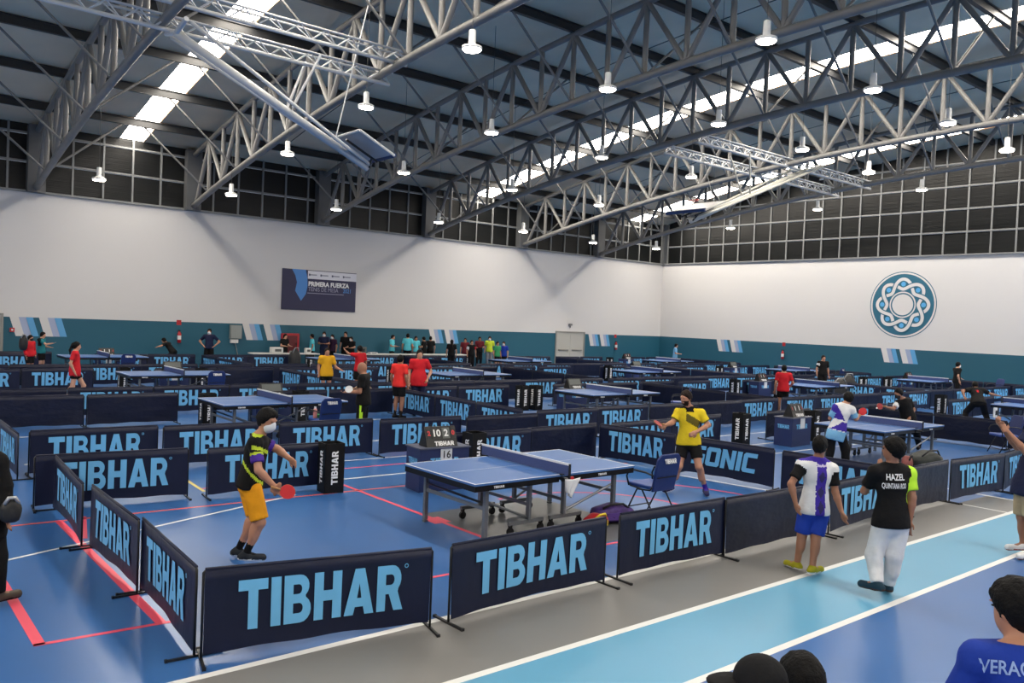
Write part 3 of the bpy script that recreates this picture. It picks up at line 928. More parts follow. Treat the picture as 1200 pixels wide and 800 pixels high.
STANDS = [(7.40, 10.62, -6, '16', ('2', '10', '2', '0'), 'navy score stand with number 16 sheet behind the nearest table', 'black scoreboard showing 10 and 2 above the number 16 sheet'),
          (17.7, 10.75, 2, '', ('1', '1', '1', '1'), 'navy score stand on the floor left of the white and purple player', 'black scoreboard showing ones, left of the white and purple player'),
          (8.0, 18.4, 0, '', None, 'navy score stand behind the second table', 'dark scoreboard behind the second table'),
          (17.6, 18.2, 0, '', None, 'navy score stand behind the mid hall table', 'grey faced scoreboard behind the mid hall table'),
          (8.2, 26.2, 0, '', None, 'navy score stand behind the table right of the girl in red', 'grey faced scoreboard right of the girl in red'),
          (8.2, 34.0, 0, '', ('1', '1', '1', '1'), 'navy score stand at the far left by the wall', 'scoreboard with red and white cards at the far left table'),
          (28.6, 18.9, 0, '', ('1', '1', '1', '1'), 'navy score stand left of the player in red seen from behind', 'scoreboard left of the player in red seen from behind'),
          (29.6, 26.4, 0, '', None, 'navy score stand in third row, right of the double door', 'grey faced scoreboard in third row, right of the double door'),
          (36.7, 26.0, 0, '', None, 'navy score stand near the right wall stripes', 'scoreboard near the right wall stripes'),
          (36.6, 33.4, 0, '', ('1', '1', '1', '1'), 'navy score stand in the far right corner', 'scoreboard in the far right corner'),
          (39.9, 18.3, 0, '', ('1', '1', '1', '1'), 'navy score stand right of the dark bags', 'scoreboard right of the dark bags')]
for (x, y, a, num, dg, l1, l2) in STANDS:
    t = make_stand(dg, num, l1); t.location = (x, y, 0); t.rotation_euler = (0, 0, math.radians(a)); tag(t, l1, 'score stand', 'score stands')
    b = make_board(dg); b.location = (x-.02, y-.03, .675); b.rotation_euler = (0, 0, math.radians(a)); tag(b, l2, 'scoreboard', 'flip scoreboards')

# ---- white officials' tables ------------------------------------------------
m_wtable = mat('white_table', (214, 214, 210), .5)
def otable(x0, x1, y, lb):
    t = empty('folding_table', ((x0+x1)/2, y, 0)); tag(t, lb, 'table', 'white folding tables by the back wall')
    w = x1-x0
    MB().box((0, 0, .735), (w, .60, .045)).build('table_top', m_wtable, t)
    for x in (-1, 1):
        for q in (-1, 1):
            MB().tube([(x*(w/2-.2), q*.24, .0), (x*(w/2-.25), q*.24, .715)], .015, 6).build('leg', m_tleg, t)
        MB().tube([(x*(w/2-.2), -.24, .15), (x*(w/2-.2), .24, .15)], .012, 6).build('cross_bar', m_tleg, t)
    return t
otable(14.4, 17.6, 35.4, 'white folding table with papers left of the red hose cabinet')
otable(19.6, 22.8, 35.35, 'white folding table in front of the officials in cyan, left half')
otable(22.9, 26.1, 35.35, 'white folding table in front of the officials in cyan, right half')
def small(name, P, d, m, lb, cat, extra=None, group=None):
    t = empty(name, P); tag(t, lb, cat, group)
    o = MB().box((0, 0, d[2]/2), d).build('body', m, t); mod = o.modifiers.new('bevel', 'BEVEL'); mod.width = min(d)*.12; mod.segments = 2
    if extra: MB().box((0, -d[1]/2-.004, d[2]*.5), (d[0]*.6, .006, d[2]*.45)).build('label_panel', extra, t)
    return t
small('printer', (15.6, 35.4, .758), (.5, .4, .26), m_wtable, 'white printer on the table by the hose cabinet', 'printer', m_scoreg)
small('paper_tray', (16.4, 35.35, .758), (.32, .24, .10), mat('paper_grey', (120, 120, 118), .6), 'dark tray on the table by the hose cabinet', 'tray', m_score)
small('small_carton', (17.1, 35.35, .758), (.26, .22, .24), m_wtable, 'white carton on the table by the hose cabinet', 'carton', m_scoreg)
small('paper_stack', (20.5, 35.3, .758), (.4, .3, .07), m_sheet, 'stack of papers on the officials table, left', 'paper', m_scoreg)
small('monitor', (19.95, 35.4, .758), (.5, .06, .32), m_scoreg, 'grey screen on the officials table', 'screen', m_score)

# ---- bags and small things -----------------------------------------------------
def blob_bag(name, P, d, m, lb, cat, strap, rz=0, patch_m=None):
    t = empty(name, P, rz); tag(t, lb, cat)
    bm = bmesh.new(); bmesh.ops.create_icosphere(bm, subdivisions=3, radius=1.0)
    for v in bm.verts:
        n = v.co.copy(); q = 3.0
        L_ = (abs(n.x)**q+abs(n.y)**q+abs(n.z)**q)**(1/q)
        n = n/L_
        w = 1+.06*math.sin(7*n.x+3*n.z)*math.cos(5*n.y+2)
        v.co = (n.x*d[0]/2*w, n.y*d[1]/2*w, (n.z*.5+.5)*d[2]*(1+.08*math.sin(4*n.x+1)))
    me = bpy.data.meshes.new('body'); bm.to_mesh(me); bm.free(); me.shade_smooth(); link('body', me, m, t)
    MB().tube([(-d[0]*.32, -d[1]*.3, d[2]*.85), (-d[0]*.15, -d[1]*.4, d[2]*1.12), (d[0]*.15, -d[1]*.4, d[2]*1.12), (d[0]*.32, -d[1]*.3, d[2]*.85)], .016, 8).build('handle', strap, t, smooth=True)
    if patch_m: MB().box((0, -d[1]*.49, d[2]*.45), (d[0]*.5, .02, d[2]*.4)).build('pocket', patch_m, t)
    return t
m_purple = mat('bag_purple', (62, 36, 104), .6, bump=(14, .6, .03), var=(9, .4))
m_bagblk = mat('bag_black', (24, 25, 27), .6, bump=(10, .5, .02))
m_yel = mat('yellow_cloth', (214, 188, 40), .6)
blob_bag('sports_bag', (8.25, 7.66, 0), (.60, .34, .24), m_purple, 'purple sports bag on the floor under the nearest table', 'bag', m_bagblk, -.35, mat('bag_lilac', (86, 58, 136), .6))
blob_bag('sports_bag', (7.83, 7.55, 0), (.34, .26, .17), m_red, 'red and yellow pouch beside the purple bag', 'bag', m_yel, .1, m_yel)
blob_bag('duffel_bag', (16.75, 7.25, 0), (.75, .45, .42), mat('bag_green', (28, 34, 30), .6, bump=(8, .5, .02)), 'dark green duffel bag on floor in front of the purple player', 'bag', m_bagblk, -.3)
blob_bag('sports_bag', (16.2, 7.35, 0), (.24, .2, .34), mat('bag_rose', (122, 62, 58), .6), 'reddish pouch beside the dark green duffel bag', 'bag', m_bagblk, .2)
blob_bag('backpack', (32.4, 17.3, 0), (.75, .4, .95), m_bagblk, 'black backpack leaning by the barrier under the right wall', 'backpack', m_framel, -.5, m_scoreg)
blob_bag('backpack', (31.5, 17.2, .0), (.9, .4, .80), m_bagblk, 'black kit bag lying left of the black backpack', 'bag', m_framel, -.4)
blob_bag('carton', (11.6, 20.45, 0), (.62, .4, .72), mat('carton_tan', (150, 130, 112), .7), 'tan carton behind the second table net', 'carton', m_bagblk)
blob_bag('backpack', (16.0, 34.35, 0), (.5, .5, .95), m_bagblk, 'black backpack hanging on the barrier below the white table', 'backpack', m_framel)
# towel clipped to the net of the nearest table
t = empty('towel', (7.2, 7.40, .62)); tag(t, 'white towel hanging from the net clamp of nearest table', 'towel')
bt = MB(); nn = 8
for j in range(nn+1):
    for i in range(nn+1):
        u, v = i/nn-.5, j/nn
        bt.v.append((u*.26*(1-.72*v)-.05*v, -.02+.03*math.sin(11*u+2*v)*v, .10-.17*v-.07*(u+.5)*v+.03*abs(u)))
for j in range(nn):
    for i in range(nn): a = j*(nn+1)+i; bt.f.append((a, a+1, a+nn+2, a+nn+1))
o = bt.build('cloth', mat('towel_white', (214, 216, 220), .8, bump=(40, .4, .01)), t, smooth=True); md = o.modifiers.new('s', 'SOLIDIFY'); md.thickness = .012
o = MB().box((0, .0, .11), (.06, .03, .04)).build('clip', m_red, t)
# bottle on the second chair
t = empty('water_bottle', (7.80, 15.68, .48)); tag(t, 'pink water bottle on the seat of the second chair', 'bottle')
MB().lathe([(.035, 0), (.04, .02), (.04, .16), (.03, .2)], seg=14).build('bottle_body', mat('bottle_pink', (220, 140, 130), .3), t, smooth=True)
MB().lathe([(.022, .2), (.022, .24)], seg=12).build('cap', m_ltw, t)
small('towel', (7.99, 15.74, .478), (.2, .18, .07), mat('cloth_green', (40, 130, 80), .8), 'green cloth folded on the seat of the second chair', 'towel')
# balls
m_ball = mat('ball_white', (238, 236, 230), .4)
def ball(P, lb):
    bm = bmesh.new(); bmesh.ops.create_icosphere(bm, subdivisions=3, radius=.02)
    me = bpy.data.meshes.new('ball'); bm.to_mesh(me); bm.free(); me.shade_smooth()
    o = link('table_tennis_ball', me, m_ball, None, tuple(P)); tag(o, lb, 'ball', 'table tennis balls')
ball((3.78, 9.22, .02), 'white ball on the blue floor left of the player in yellow shorts')
# ---- basketball backstops folded up under the roof ---------------------------------
m_bb = mat('backstop_cream', (196, 194, 184), .45)
def lattice(t, x0, x1, y, z, m):
    w = .30
    MB().tube([(x0, y, z), (x1, y, z)], .055, 8).build('beam_chord', m, t, smooth=True)
    for s in (-1, 1): MB().tube([(x0, y+s*.16, z+w), (x1, y+s*.16, z+w)], .032, 8).build('beam_chord', m, t, smooth=True)
    n = int((x1-x0)/.36)
    for s in (-1, 1):
        b = MB()
        pts = []
        for i in range(n+1):
            pts.append((x0+(x1-x0)*i/n, y+(s*.16 if i % 2 else 0), z+(w if i % 2 else 0)))
        for a, c in zip(pts[:-1], pts[1:]): b.tube([a, c], .02, 6)
        b.build('lattice_web', m, t)
def backstop(x0, x1, ya, yb2, za, zb2, hinge, tip, up, lb, m, mw, base):
    t = empty('basketball_backstop', base); tag(t, lb, 'backstop', 'basketball backstops under the roof')
    B = np.array(base)
    t2 = lambda P: tuple(np.array(P, float)-B)
    lattice(t, x0-B[0], x1-B[0], ya-B[1], za-B[2], m); lattice(t, x0-B[0], x1-B[0], yb2-B[1], zb2-B[2], m)
    ym = (ya+yb2)/2
    h, p = np.array(hinge, float), np.array(tip, float)
    d = (p-h)/np.linalg.norm(p-h)
    MB().tube([t2(h), t2(p)], .105, 12).build('mast', mw, t, smooth=True)
    for s in (-1, 1):
        MB().tube([t2(h+np.array([.1, s*.75, .1])), t2(h+d*np.linalg.norm(p-h)*.82+np.array([0, s*.28, .05])), t2(p+np.array([0, s*.14, .08]))], .05, 8).build('mast_strut', mw, t, smooth=True)
        rod('mast_strut', t, t2(h+np.array([0, s*.75, .15])), t2(h+np.array([0, s*.05, 0])), .06, mw)
        rod('hoist_brace', t, t2(h+d*np.linalg.norm(p-h)*.55+np.array([0, s*.2, .1])), t2((h+p)/2+np.array([up*.9, s*.45, .9+.55])), .035, mw)
    rod('hoist_cable', t, t2(h+d*np.linalg.norm(p-h)*.8), t2((p[0]-up*.15, ym, zr(ym)-.3)), .018, mw, 6)
    # board: lies folded along the mast
    e1 = d; e2 = np.array([0, 1., 0]); e3 = np.cross(e1, e2)
    if e3[2] < 0: e3 = -e3
    c = p-e1*.45+e3*.38
    bd = MB()
    for s1, s2 in ((-1, -1), (1, -1), (1, 1), (-1, 1)):
        for q in (0, .05): bd.v.append(t2(c+e1*s1*.6+e2*s2*.9+e3*q))
    bd.f = [(0, 2, 4, 6), (7, 5, 3, 1), (0, 1, 3, 2), (2, 3, 5, 4), (4, 5, 7, 6), (6, 7, 1, 0)]
    bo = bd.build('backboard', mat('board_grey', (176, 176, 178), .35, var=(1.5, .12)), t)
    fr = MB(); cs = [c+e1*a*.6+e2*b*.9+e3*.02 for a, b in ((-1, -1), (1, -1), (1, 1), (-1, 1), (-1, -1))]
    fr.tube([t2(q) for q in cs], .04, 6); fr.build('board_frame', mw, bo)
    MB().tube([t2(c+e1*.62+e2*(-.9)+e3*.03), t2(c+e1*.62+e2*.9+e3*.03)], .07, 8).build('edge_pad', mat('pad_navy', (30, 52, 96), .5), bo)
    rg = [c+e3*.3+e1*.12+e1*.22*math.cos(q*math.pi/9)+e2*.22*math.sin(q*math.pi/9) for q in range(19)]
    MB().tube([t2(q) for q in rg], .014, 6).build('hoop_ring', mat('hoop_red', (200, 60, 44), .4), t, smooth=True)
    mc = c-e3*.18
    for s in (-1, 1): MB().tube([t2(mc-e1*.6+e2*s*.3), t2(mc+e1*.5+e2*s*.3)], .035, 8).tube([t2(mc+e1*.3+e2*s*.3), t2(p+e2*s*.1)], .03, 6).build('board_arm', m_frame, t)
backstop(3.0, 12.5, 20.25, 21.15, 9.75, 9.38, (6.35, 20.8, 9.25), (11.75, 20.9, 6.82), 1, 'folded white basketball backstop under the roof at upper left', m_rwhite, m_rwhite, (9, 20.7, 9.4))
backstop(25.0, 38.1, 19.7, 21.3, 9.62, 9.42, (32.2, 19.6, 9.6), (24.9, 19.8, 6.68), -1, 'folded cream basketball backstop under the roof at right', m_rwhite, m_bb, (31, 20.5, 9.4))
# ================================================================ people
from mathutils.bvhtree import BVHTree
def unit(v):
    v = np.array(v, float)
    return v/(np.linalg.norm(v)+1e-9)
class Field:
    """signed distance grid with smooth unions, meshed with surface nets"""
    def __init__(s, lo, hi, h):
        s.h = h
        s.lo = np.array(lo, float)-3*h
        n = np.ceil((np.array(hi, float)+3*h-s.lo)/h).astype(int)+1
        s.n = n
        s.ax = [(s.lo[i]+h*np.arange(n[i])).astype(np.float32) for i in range(3)]
        s.F = np.full(n, 5.0, np.float32)
    def _blk(s, c0, c1, pad):
        a = np.maximum(0, np.floor((np.minimum(c0, c1)-pad-s.lo)/s.h).astype(int))
        b = np.minimum(s.n, np.ceil((np.maximum(c0, c1)+pad-s.lo)/s.h).astype(int)+1)
        if np.any(b <= a):
            return None, None
        sl = tuple(slice(a[i], b[i]) for i in range(3))
        g = [s.ax[i][sl[i]] for i in range(3)]
        return sl, (g[0][:, None, None], g[1][None, :, None], g[2][None, None, :])
    def _mix(s, sl, d, k):
        A = s.F[sl]
        if k > 0:
            hh = np.clip(.5+.5*(A-d)/k, 0, 1)
            s.F[sl] = A+(d-A)*hh-k*hh*(1-hh)
        else:
            s.F[sl] = np.minimum(A, d)
    def cone(s, a, b, ra, rb, k=.03, cut=None):
        a, b = np.array(a, float), np.array(b, float)
        sl, g = s._blk(a, b, max(ra, rb)+k+3*s.h)
        if sl is None: return s
        ab = b-a
        L2 = float(ab@ab)+1e-9
        px, py, pz = g[0]-a[0], g[1]-a[1], g[2]-a[2]
        dt = px*ab[0]+py*ab[1]+pz*ab[2]
        t = np.clip(dt/L2, 0, 1)
        d = np.sqrt((px-t*ab[0])**2+(py-t*ab[1])**2+(pz-t*ab[2])**2)-(ra+t*(rb-ra))
        if cut:      # flat cuffs: nothing past the far end
            d = np.maximum(d, dt/math.sqrt(L2)-math.sqrt(L2))
        s._mix(sl, d, k)
        return s
    def ell(s, c, r, axes, k=.03):
        c = np.array(c, float)
        R = max(r)
        sl, g = s._blk(c, c, R+k+3*s.h)
        if sl is None: return s
        px, py, pz = g[0]-c[0], g[1]-c[1], g[2]-c[2]
        q0 = q1 = 0
        for i in range(3):
            e = axes[i]
            u = px*e[0]+py*e[1]+pz*e[2]
            q0 = q0+(u/r[i])**2
            q1 = q1+(u/(r[i]*r[i]))**2
        k0 = np.sqrt(q0); k1 = np.sqrt(q1)+1e-6
        s._mix(sl, k0*(k0-1)/k1, k)
        return s
    def cut(s, p, n):
        """remove everything on the +n side of p"""
        n = unit(n).astype(np.float32); p = np.array(p, np.float32)
        G = (s.ax[0]-p[0])[:, None, None]*n[0]+(s.ax[1]-p[1])[None, :, None]*n[1]+(s.ax[2]-p[2])[None, None, :]*n[2]
        np.maximum(s.F, G, out=s.F)
        return s
    def mesh(s, name, origin):
        F, h = s.F, s.h
        S = F < 0
        c = [S[:-1, :-1, :-1], S[1:, :-1, :-1], S[:-1, 1:, :-1], S[1:, 1:, :-1], S[:-1, :-1, 1:], S[1:, :-1, 1:], S[:-1, 1:, 1:], S[1:, 1:, 1:]]
        cntr = sum(x.astype(np.int8) for x in c)
        idx = np.argwhere((cntr > 0) & (cntr < 8))
        if len(idx) == 0: return None
        off = np.array([(0, 0, 0), (1, 0, 0), (0, 1, 0), (1, 1, 0), (0, 0, 1), (1, 0, 1), (0, 1, 1), (1, 1, 1)])
        V = np.stack([F[idx[:, 0]+o[0], idx[:, 1]+o[1], idx[:, 2]+o[2]] for o in off], 1).astype(float)
        acc = np.zeros((len(idx), 3)); num = np.zeros(len(idx))
        for i, j in ((0, 1), (2, 3), (4, 5), (6, 7), (0, 2), (1, 3), (4, 6), (5, 7), (0, 4), (1, 5), (2, 6), (3, 7)):
            m = (V[:, i] < 0) != (V[:, j] < 0)
            t = np.where(m, V[:, i]/(V[:, i]-V[:, j]+1e-12), 0)
            acc += np.where(m[:, None], off[i]+t[:, None]*(off[j]-off[i]), 0)
            num += m
        P = s.lo+h*(idx+acc/num[:, None])-np.array(origin, float)
        ID = np.full(cntr.shape, -1, np.int64)
        ID[idx[:, 0], idx[:, 1], idx[:, 2]] = np.arange(len(idx))
        Q = []
        for ax in range(3):
            o = [0, 0, 0]; o[ax] = 1
            A = S[tuple(slice(0, -1) if k == ax else slice(1, -1) for k in range(3))]
            B = S[tuple(slice(1, None) if k == ax else slice(1, -1) for k in range(3))]
            e = np.argwhere(A != B)
            if len(e) == 0: continue
            fl = A[e[:, 0], e[:, 1], e[:, 2]]
            e = e+np.array([0 if k == ax else 1 for k in range(3)])
            b, c2 = (ax+1) % 3, (ax+2) % 3
            def cell(db, dc):
                q = e.copy(); q[:, b] -= db; q[:, c2] -= dc
                return ID[q[:, 0], q[:, 1], q[:, 2]]
            q = np.stack([cell(1, 1), cell(0, 1), cell(0, 0), cell(1, 0)], 1)
            q[~fl] = q[~fl][:, ::-1]
            Q.append(q)
        Q = np.concatenate(Q)
        me = bpy.data.meshes.new(name)
        me.vertices.add(len(P)); me.vertices.foreach_set('co', P.astype(np.float32).ravel())
        me.loops.add(len(Q)*4); me.loops.foreach_set('vertex_index', Q.astype(np.int32).ravel())
        me.polygons.add(len(Q)); me.polygons.foreach_set('loop_start', np.arange(0, len(Q)*4, 4, dtype=np.int32)); me.polygons.foreach_set('loop_total', np.full(len(Q), 4, np.int32))
        me.update(calc_edges=True); me.validate()
        me.shade_smooth()
        return me

SKIN = {'a': mat('skin_a', (178, 128, 102), .55, var=(6, .06)), 'b': mat('skin_b', (150, 104, 80), .55, var=(6, .06)), 'c': mat('skin_c', (196, 148, 122), .55, var=(6, .06)), 'd': mat('skin_d', (128, 88, 68), .55, var=(6, .06))}
m_hair = mat('hair_black', (13, 12, 12), .65, spec=.15, bump=(60, .8, .01))
m_hairb = mat('hair_brown', (34, 25, 21), .65, spec=.15, bump=(60, .8, .01))
m_mask = mat('mask_white', (224, 226, 230), .7); m_maskk = mat('mask_black', (22, 22, 26), .7)
m_eye = mat('eye_dark', (24, 18, 16), .3)
def fab(n, c): return mat('cloth_'+n, c, .8, bump=(9, .5, .03), var=(4, .12), spec=.2)
K = fab('black', (13, 13, 15)); NV = fab('navy', (26, 32, 60)); RD = fab('red', (196, 34, 44)); YL = fab('yellow', (222, 196, 40)); YG = fab('gold', (214, 160, 34)); WH = fab('white', (222, 222, 222))
CY = fab('cyan', (88, 190, 206)); MR = fab('maroon', (92, 26, 36)); LG = fab('lime', (186, 204, 56)); GN = fab('green', (34, 118, 62)); BL = fab('royal', (28, 56, 150)); LB = fab('sky', (120, 176, 214)); PU = fab('purple', (64, 46, 150))
NE = fab('neon', (186, 236, 60)); BG = fab('beige', (166, 150, 122)); TL = fab('teal', (36, 116, 124)); RO = fab('redorange', (226, 52, 48)); GYc = fab('grey', (120, 122, 126)); OR = fab('orange_yellow', (224, 152, 28))

def person(J, label, skin='a', shirt=K, shirt_zones=(), sleeve=.72, hem=.11, legs='shorts', leg_mat=K, leg_frac=.8, shoe=(K, K), sock=None, hair='short', hair_mat=None, mask=None, face=None, size=1.0, vox=.03, fingers=False, beard=False, cap=None, grip=(), hem_flare=0.0, group=None, extra=None, hand_dir=None, leg_zones=()):
    J = {k: np.array(v, float) for k, v in J.items()}
    s = size
    hip = (J['hipL']+J['hipR'])/2
    neck = J['neck']
    U = unit(neck-hip)
    S = J['shR']-J['shL']; S = unit(S-U*(S@U))
    Fw = np.cross(U, S)
    AX = (S, Fw, U)
    hf = unit(face if face is not None else Fw)
    hu = unit(J['head']-neck); hu = unit(hu*.5+np.array([0, 0, .8])); hf = unit(hf-hu*(hf@hu)); hs = np.cross(hf, hu)
    HX = (hs, hf, hu)
    hc = J['head']
    base = np.array([(J['anL'][0]+J['anR'][0])/2, (J['anL'][1]+J['anR'][1])/2, 0.0])
    if 'base' in J: base = J['base']
    T = empty('person', tuple(base)); tag(T, label, 'person', group)
    allp = np.array([v for k, v in J.items() if k != 'base'])
    lo, hi = allp.min(0)-.22*s, allp.max(0)+.22*s
    TL_ = np.linalg.norm(neck-hip)
    def torso(f, g, k=.05):
        f.ell(hip+U*TL_*.70, ((.155+g)*s, (.100+g)*s, .19*s), AX, k)
        f.ell(hip+U*TL_*.36, ((.140+g)*s, (.100+g)*s, .17*s), AX, k)
        f.ell(hip+U*TL_*.04, ((.155+g)*s, (.108+g)*s, (.13+g)*s), AX, k)
        f.cone(J['shL'], J['shR'], (.052+g)*s, (.052+g)*s, k)
        for q in ('shL', 'shR'): f.cone(neck+U*.01, J[q], (.045+g*.5)*s, (.045+g)*s, k)
    # body
    f = Field(lo, hi, vox)
    torso(f, 0.0)
    f.cone(neck-U*.03, hc-hu*.04*s, .054*s, .050*s, .02)
    f.ell(hc, (.074*s, .094*s, .112*s), HX, .02)
    f.ell(hc-hu*.052*s+hf*.022*s, (.056*s, .070*s, .066*s), HX, .025)
    if vox < .02:
        f.cone(hc+hf*.088*s+hu*.012*s, hc+hf*.104*s-hu*.022*s, .009*s, .014*s, .012)
        for q in (-1, 1):
            f.ell(hc+hs*q*.074*s-hf*.004*s-hu*.01*s, (.012*s, .022*s, .032*s), HX, .008)
            f.ell(hc+hs*q*.03*s+hf*.088*s+hu*.026*s, (.026*s, .012*s, .009*s), HX, .01)
        f.ell(hc+hf*.086*s-hu*.058*s, (.026*s, .012*s, .010*s), HX, .008)
    else:
        f.cone(hc+hf*.085*s, hc+hf*.10*s-hu*.02*s, .014*s, .016*s, .012)
    for q in 'LR':
        sh, el, wr = J['sh'+q], J['el'+q], J['wr'+q]
        f.cone(sh, el, .050*s, .040*s, .03)
        mid = el+(wr-el)*.3
        f.cone(el, mid, .040*s, .041*s, .02); f.cone(mid, wr, .041*s, .027*s, .02)
        hd = unit(wr-el) if not (hand_dir and q in hand_dir) else unit(hand_dir[q])
        if fingers:
            pn = np.cross(hd, np.cross(Fw, hd)); pn = unit(pn) if np.linalg.norm(pn) > .1 else Fw
            if abs(hd@U) > .6: side = Fw; pn = np.cross(hd, side); pn = unit(pn)
            else: side = unit(np.cross(hd, pn))
            curl = 1.0 if q in grip else .35
            palm = wr+hd*.05*s
            f.ell(palm, (.042*s, .050*s, .019*s), (side, hd, pn), .02)
            rr = max(.0095*s, vox*.85)
            inn = np.cross(hd, side)
            for j, (u, L) in enumerate(((-.030, .072), (-.010, .082), (.011, .076), (.030, .060))):
                p0 = wr+hd*.088*s+side*u*s
                p1 = p0+(hd*math.cos(.5*curl)+inn*math.sin(.5*curl))*L*.45*s
                p2 = p1+(hd*math.cos(1.5*curl)+inn*math.sin(1.5*curl))*L*.5*s
                f.cone(p0-hd*.02*s, p1, rr*1.05, rr, .006); f.cone(p1, p2, rr, rr*.85, .004)
            p0 = wr+hd*.03*s-side*.034*s; p1 = p0+unit(hd*.7-side*.7+inn*.3)*.035*s; p2 = p1+unit(hd*.9-side*.1+inn*.5*curl)*.03*s
            f.cone(p0, p1, rr*1.25, rr*1.1, .008); f.cone(p1, p2, rr*1.1, rr*.9, .004)
        else:
            n_ = np.array([0, 0, 1.]) if abs(hd[2]) < .8 else Fw
            sd = unit(np.cross(hd, n_))
            f.ell(wr+hd*.055*s, (.036*s, .055*s, .020*s), (sd, hd, np.cross(sd, hd)), .02)
            for u in (-.02, 0, .02): f.cone(wr+hd*.08*s+sd*u*s, wr+hd*.15*s+sd*u*1.5*s+np.cross(sd, hd)*.02*s, .012*s, .010*s, .008)
            f.cone(wr+hd*.03*s-sd*.03*s, wr+hd*.08*s-sd*.065*s, .013*s, .011*s, .008)
    toes = {}
    for q in 'LR':
        hp, kn, an = J['hip'+q], J['kn'+q], J['an'+q]
        f.cone(hp, kn, .084*s, .056*s, .04); f.cone(kn, an, .053*s, .036*s, .03)
        f.ell(kn+(an-kn)*.3-unit(Fw*np.array([1, 1, 0]))*.018*s, (.048*s, .052*s, .11*s), (S, Fw, unit(kn-an)), .03)
        td = J.get('toe'+q)
        if td is None:
            td = unit(Fw*np.array([1, 1, 0]))*.19*s+np.array([0, 0, -.05*s])
        toes[q] = td
        f.cone(an, an+td*.8, .034*s, .028*s, .02)
    me = f.mesh('body', base)
    if beard or sock:
        n = len(me.polygons); ce = np.empty(n*3, np.float32); me.polygons.foreach_get('center', ce); ce = ce.reshape(-1, 3)+base
        mi = np.zeros(n, np.int32)
        me.materials.append(SKIN[skin]); me.materials.append(m_hairb if beard else sock)
        if beard:
            r = ce-hc
            mi[((r@hu) < -.035*s) & ((r@hf) > .015*s) & ((r@hu) > -.125*s) & (np.abs(r@hs) < .09) & ~(((r@hf) > .085*s) & (np.abs(r@hu+.058*s) < .012))] = 1
        if sock:
            if beard: me.materials.append(sock)
            for q in 'LR':
                mi[(np.linalg.norm(ce-J['an'+q], axis=1) < .13*s)] = 2 if beard else 1
        me.polygons.foreach_set('material_index', mi)
    link('body', me, SKIN[skin], T)
    # shirt
    def span(ks, pad):
        q = np.array([J[k] for k in ks]); return q.min(0)-pad*s, q.max(0)+pad*s
    slo, shi = span(['neck', 'shL', 'shR', 'elL', 'elR', 'hipL', 'hipR']+(['wrL', 'wrR'] if sleeve >= 1 else []), .24)
    cvox = vox*1.15
    f = Field(slo, shi, cvox)
    torso(f, .020, .05)
    hw = .5*np.linalg.norm(J['hipR']-J['hipL'])/s+.108
    f.ell(hip-U*.03*s, ((hw+hem_flare)*s, (.146+hem_flare)*s, .38*s), AX, .03)
    f.cut(hip-U*(hem-.06)*s, -U)
    f.cut(neck+U*.035*s, U)
    for q in 'LR':
        sh, el = J['sh'+q], J['el'+q]
        f.cone(sh, sh+(el-sh)*sleeve, .066*s, .070*s, .025, True)
        if sleeve >= 1: f.cone(el, el+(J['wr'+q]-el)*.9, .062*s, .05*s, .02, True)
    me = f.mesh('shirt', base)
    if shirt_zones:
        n = len(me.polygons); ce = np.empty(n*3, np.float32); me.polygons.foreach_get('center', ce); ce = ce.reshape(-1, 3)+base
        r = ce-hip
        loc = {'a': r@S/s, 'b': r@Fw/s, 'c': (r@U)/TL_, 'p': ce}
        for q in 'LR':
            ab = J['el'+q]-J['sh'+q]; t = ((ce-J['sh'+q])@ab)/(ab@ab)
            dd = np.linalg.norm(ce-J['sh'+q]-np.clip(t, 0, 1)[:, None]*ab, axis=1)
            loc['arm'+q] = np.where((dd < .085*s) & (t > .12), t, -1)
        mi = np.zeros(n, np.int32); me.materials.append(shirt)
        for j, (m, fn) in enumerate(shirt_zones):
            me.materials.append(m); mi[fn(loc)] = j+1
        me.polygons.foreach_set('material_index', mi)
    so = link('shirt', me, shirt, T)
    # legwear
    llo, lhi = span(['hipL', 'hipR', 'knL', 'knR']+(['anL', 'anR'] if legs != 'shorts' else []), .22)
    f = Field(llo, lhi, cvox)
    f.ell(hip+U*.02, (.176*s, .126*s, .13*s), AX, .04)
    for q in 'LR':
        hp, kn, an = J['hip'+q], J['kn'+q], J['an'+q]
        if legs == 'shorts':
            f.cone(hp, hp+(kn-hp)*leg_frac, .102*s, .094*s, .02, True)
        else:
            f.cone(hp, kn, .102*s, .084*s, .03); f.cone(kn, kn+(an-kn)*.97, .084*s, .064*s, .03, True); f.ell(kn+(an-kn)*.3-unit(Fw*np.array([1, 1, 0]))*.018*s, (.066*s, .070*s, .15*s), (S, Fw, unit(kn-an)), .03)
    f.cut(hip+U*.09*s, U)
    me = f.mesh('shorts' if legs == 'shorts' else 'trousers', base)
    if leg_zones:
        n = len(me.polygons); ce = np.empty(n*3, np.float32); me.polygons.foreach_get('center', ce); ce = ce.reshape(-1, 3)+base
        mi = np.zeros(n, np.int32); me.materials.append(leg_mat)
        for j, (m, fn) in enumerate(leg_zones):
            me.materials.append(m); mi[fn(ce, J, S, Fw)] = j+1
        me.polygons.foreach_set('material_index', mi)
    link('shorts' if legs == 'shorts' else 'trousers', me, leg_mat, T)
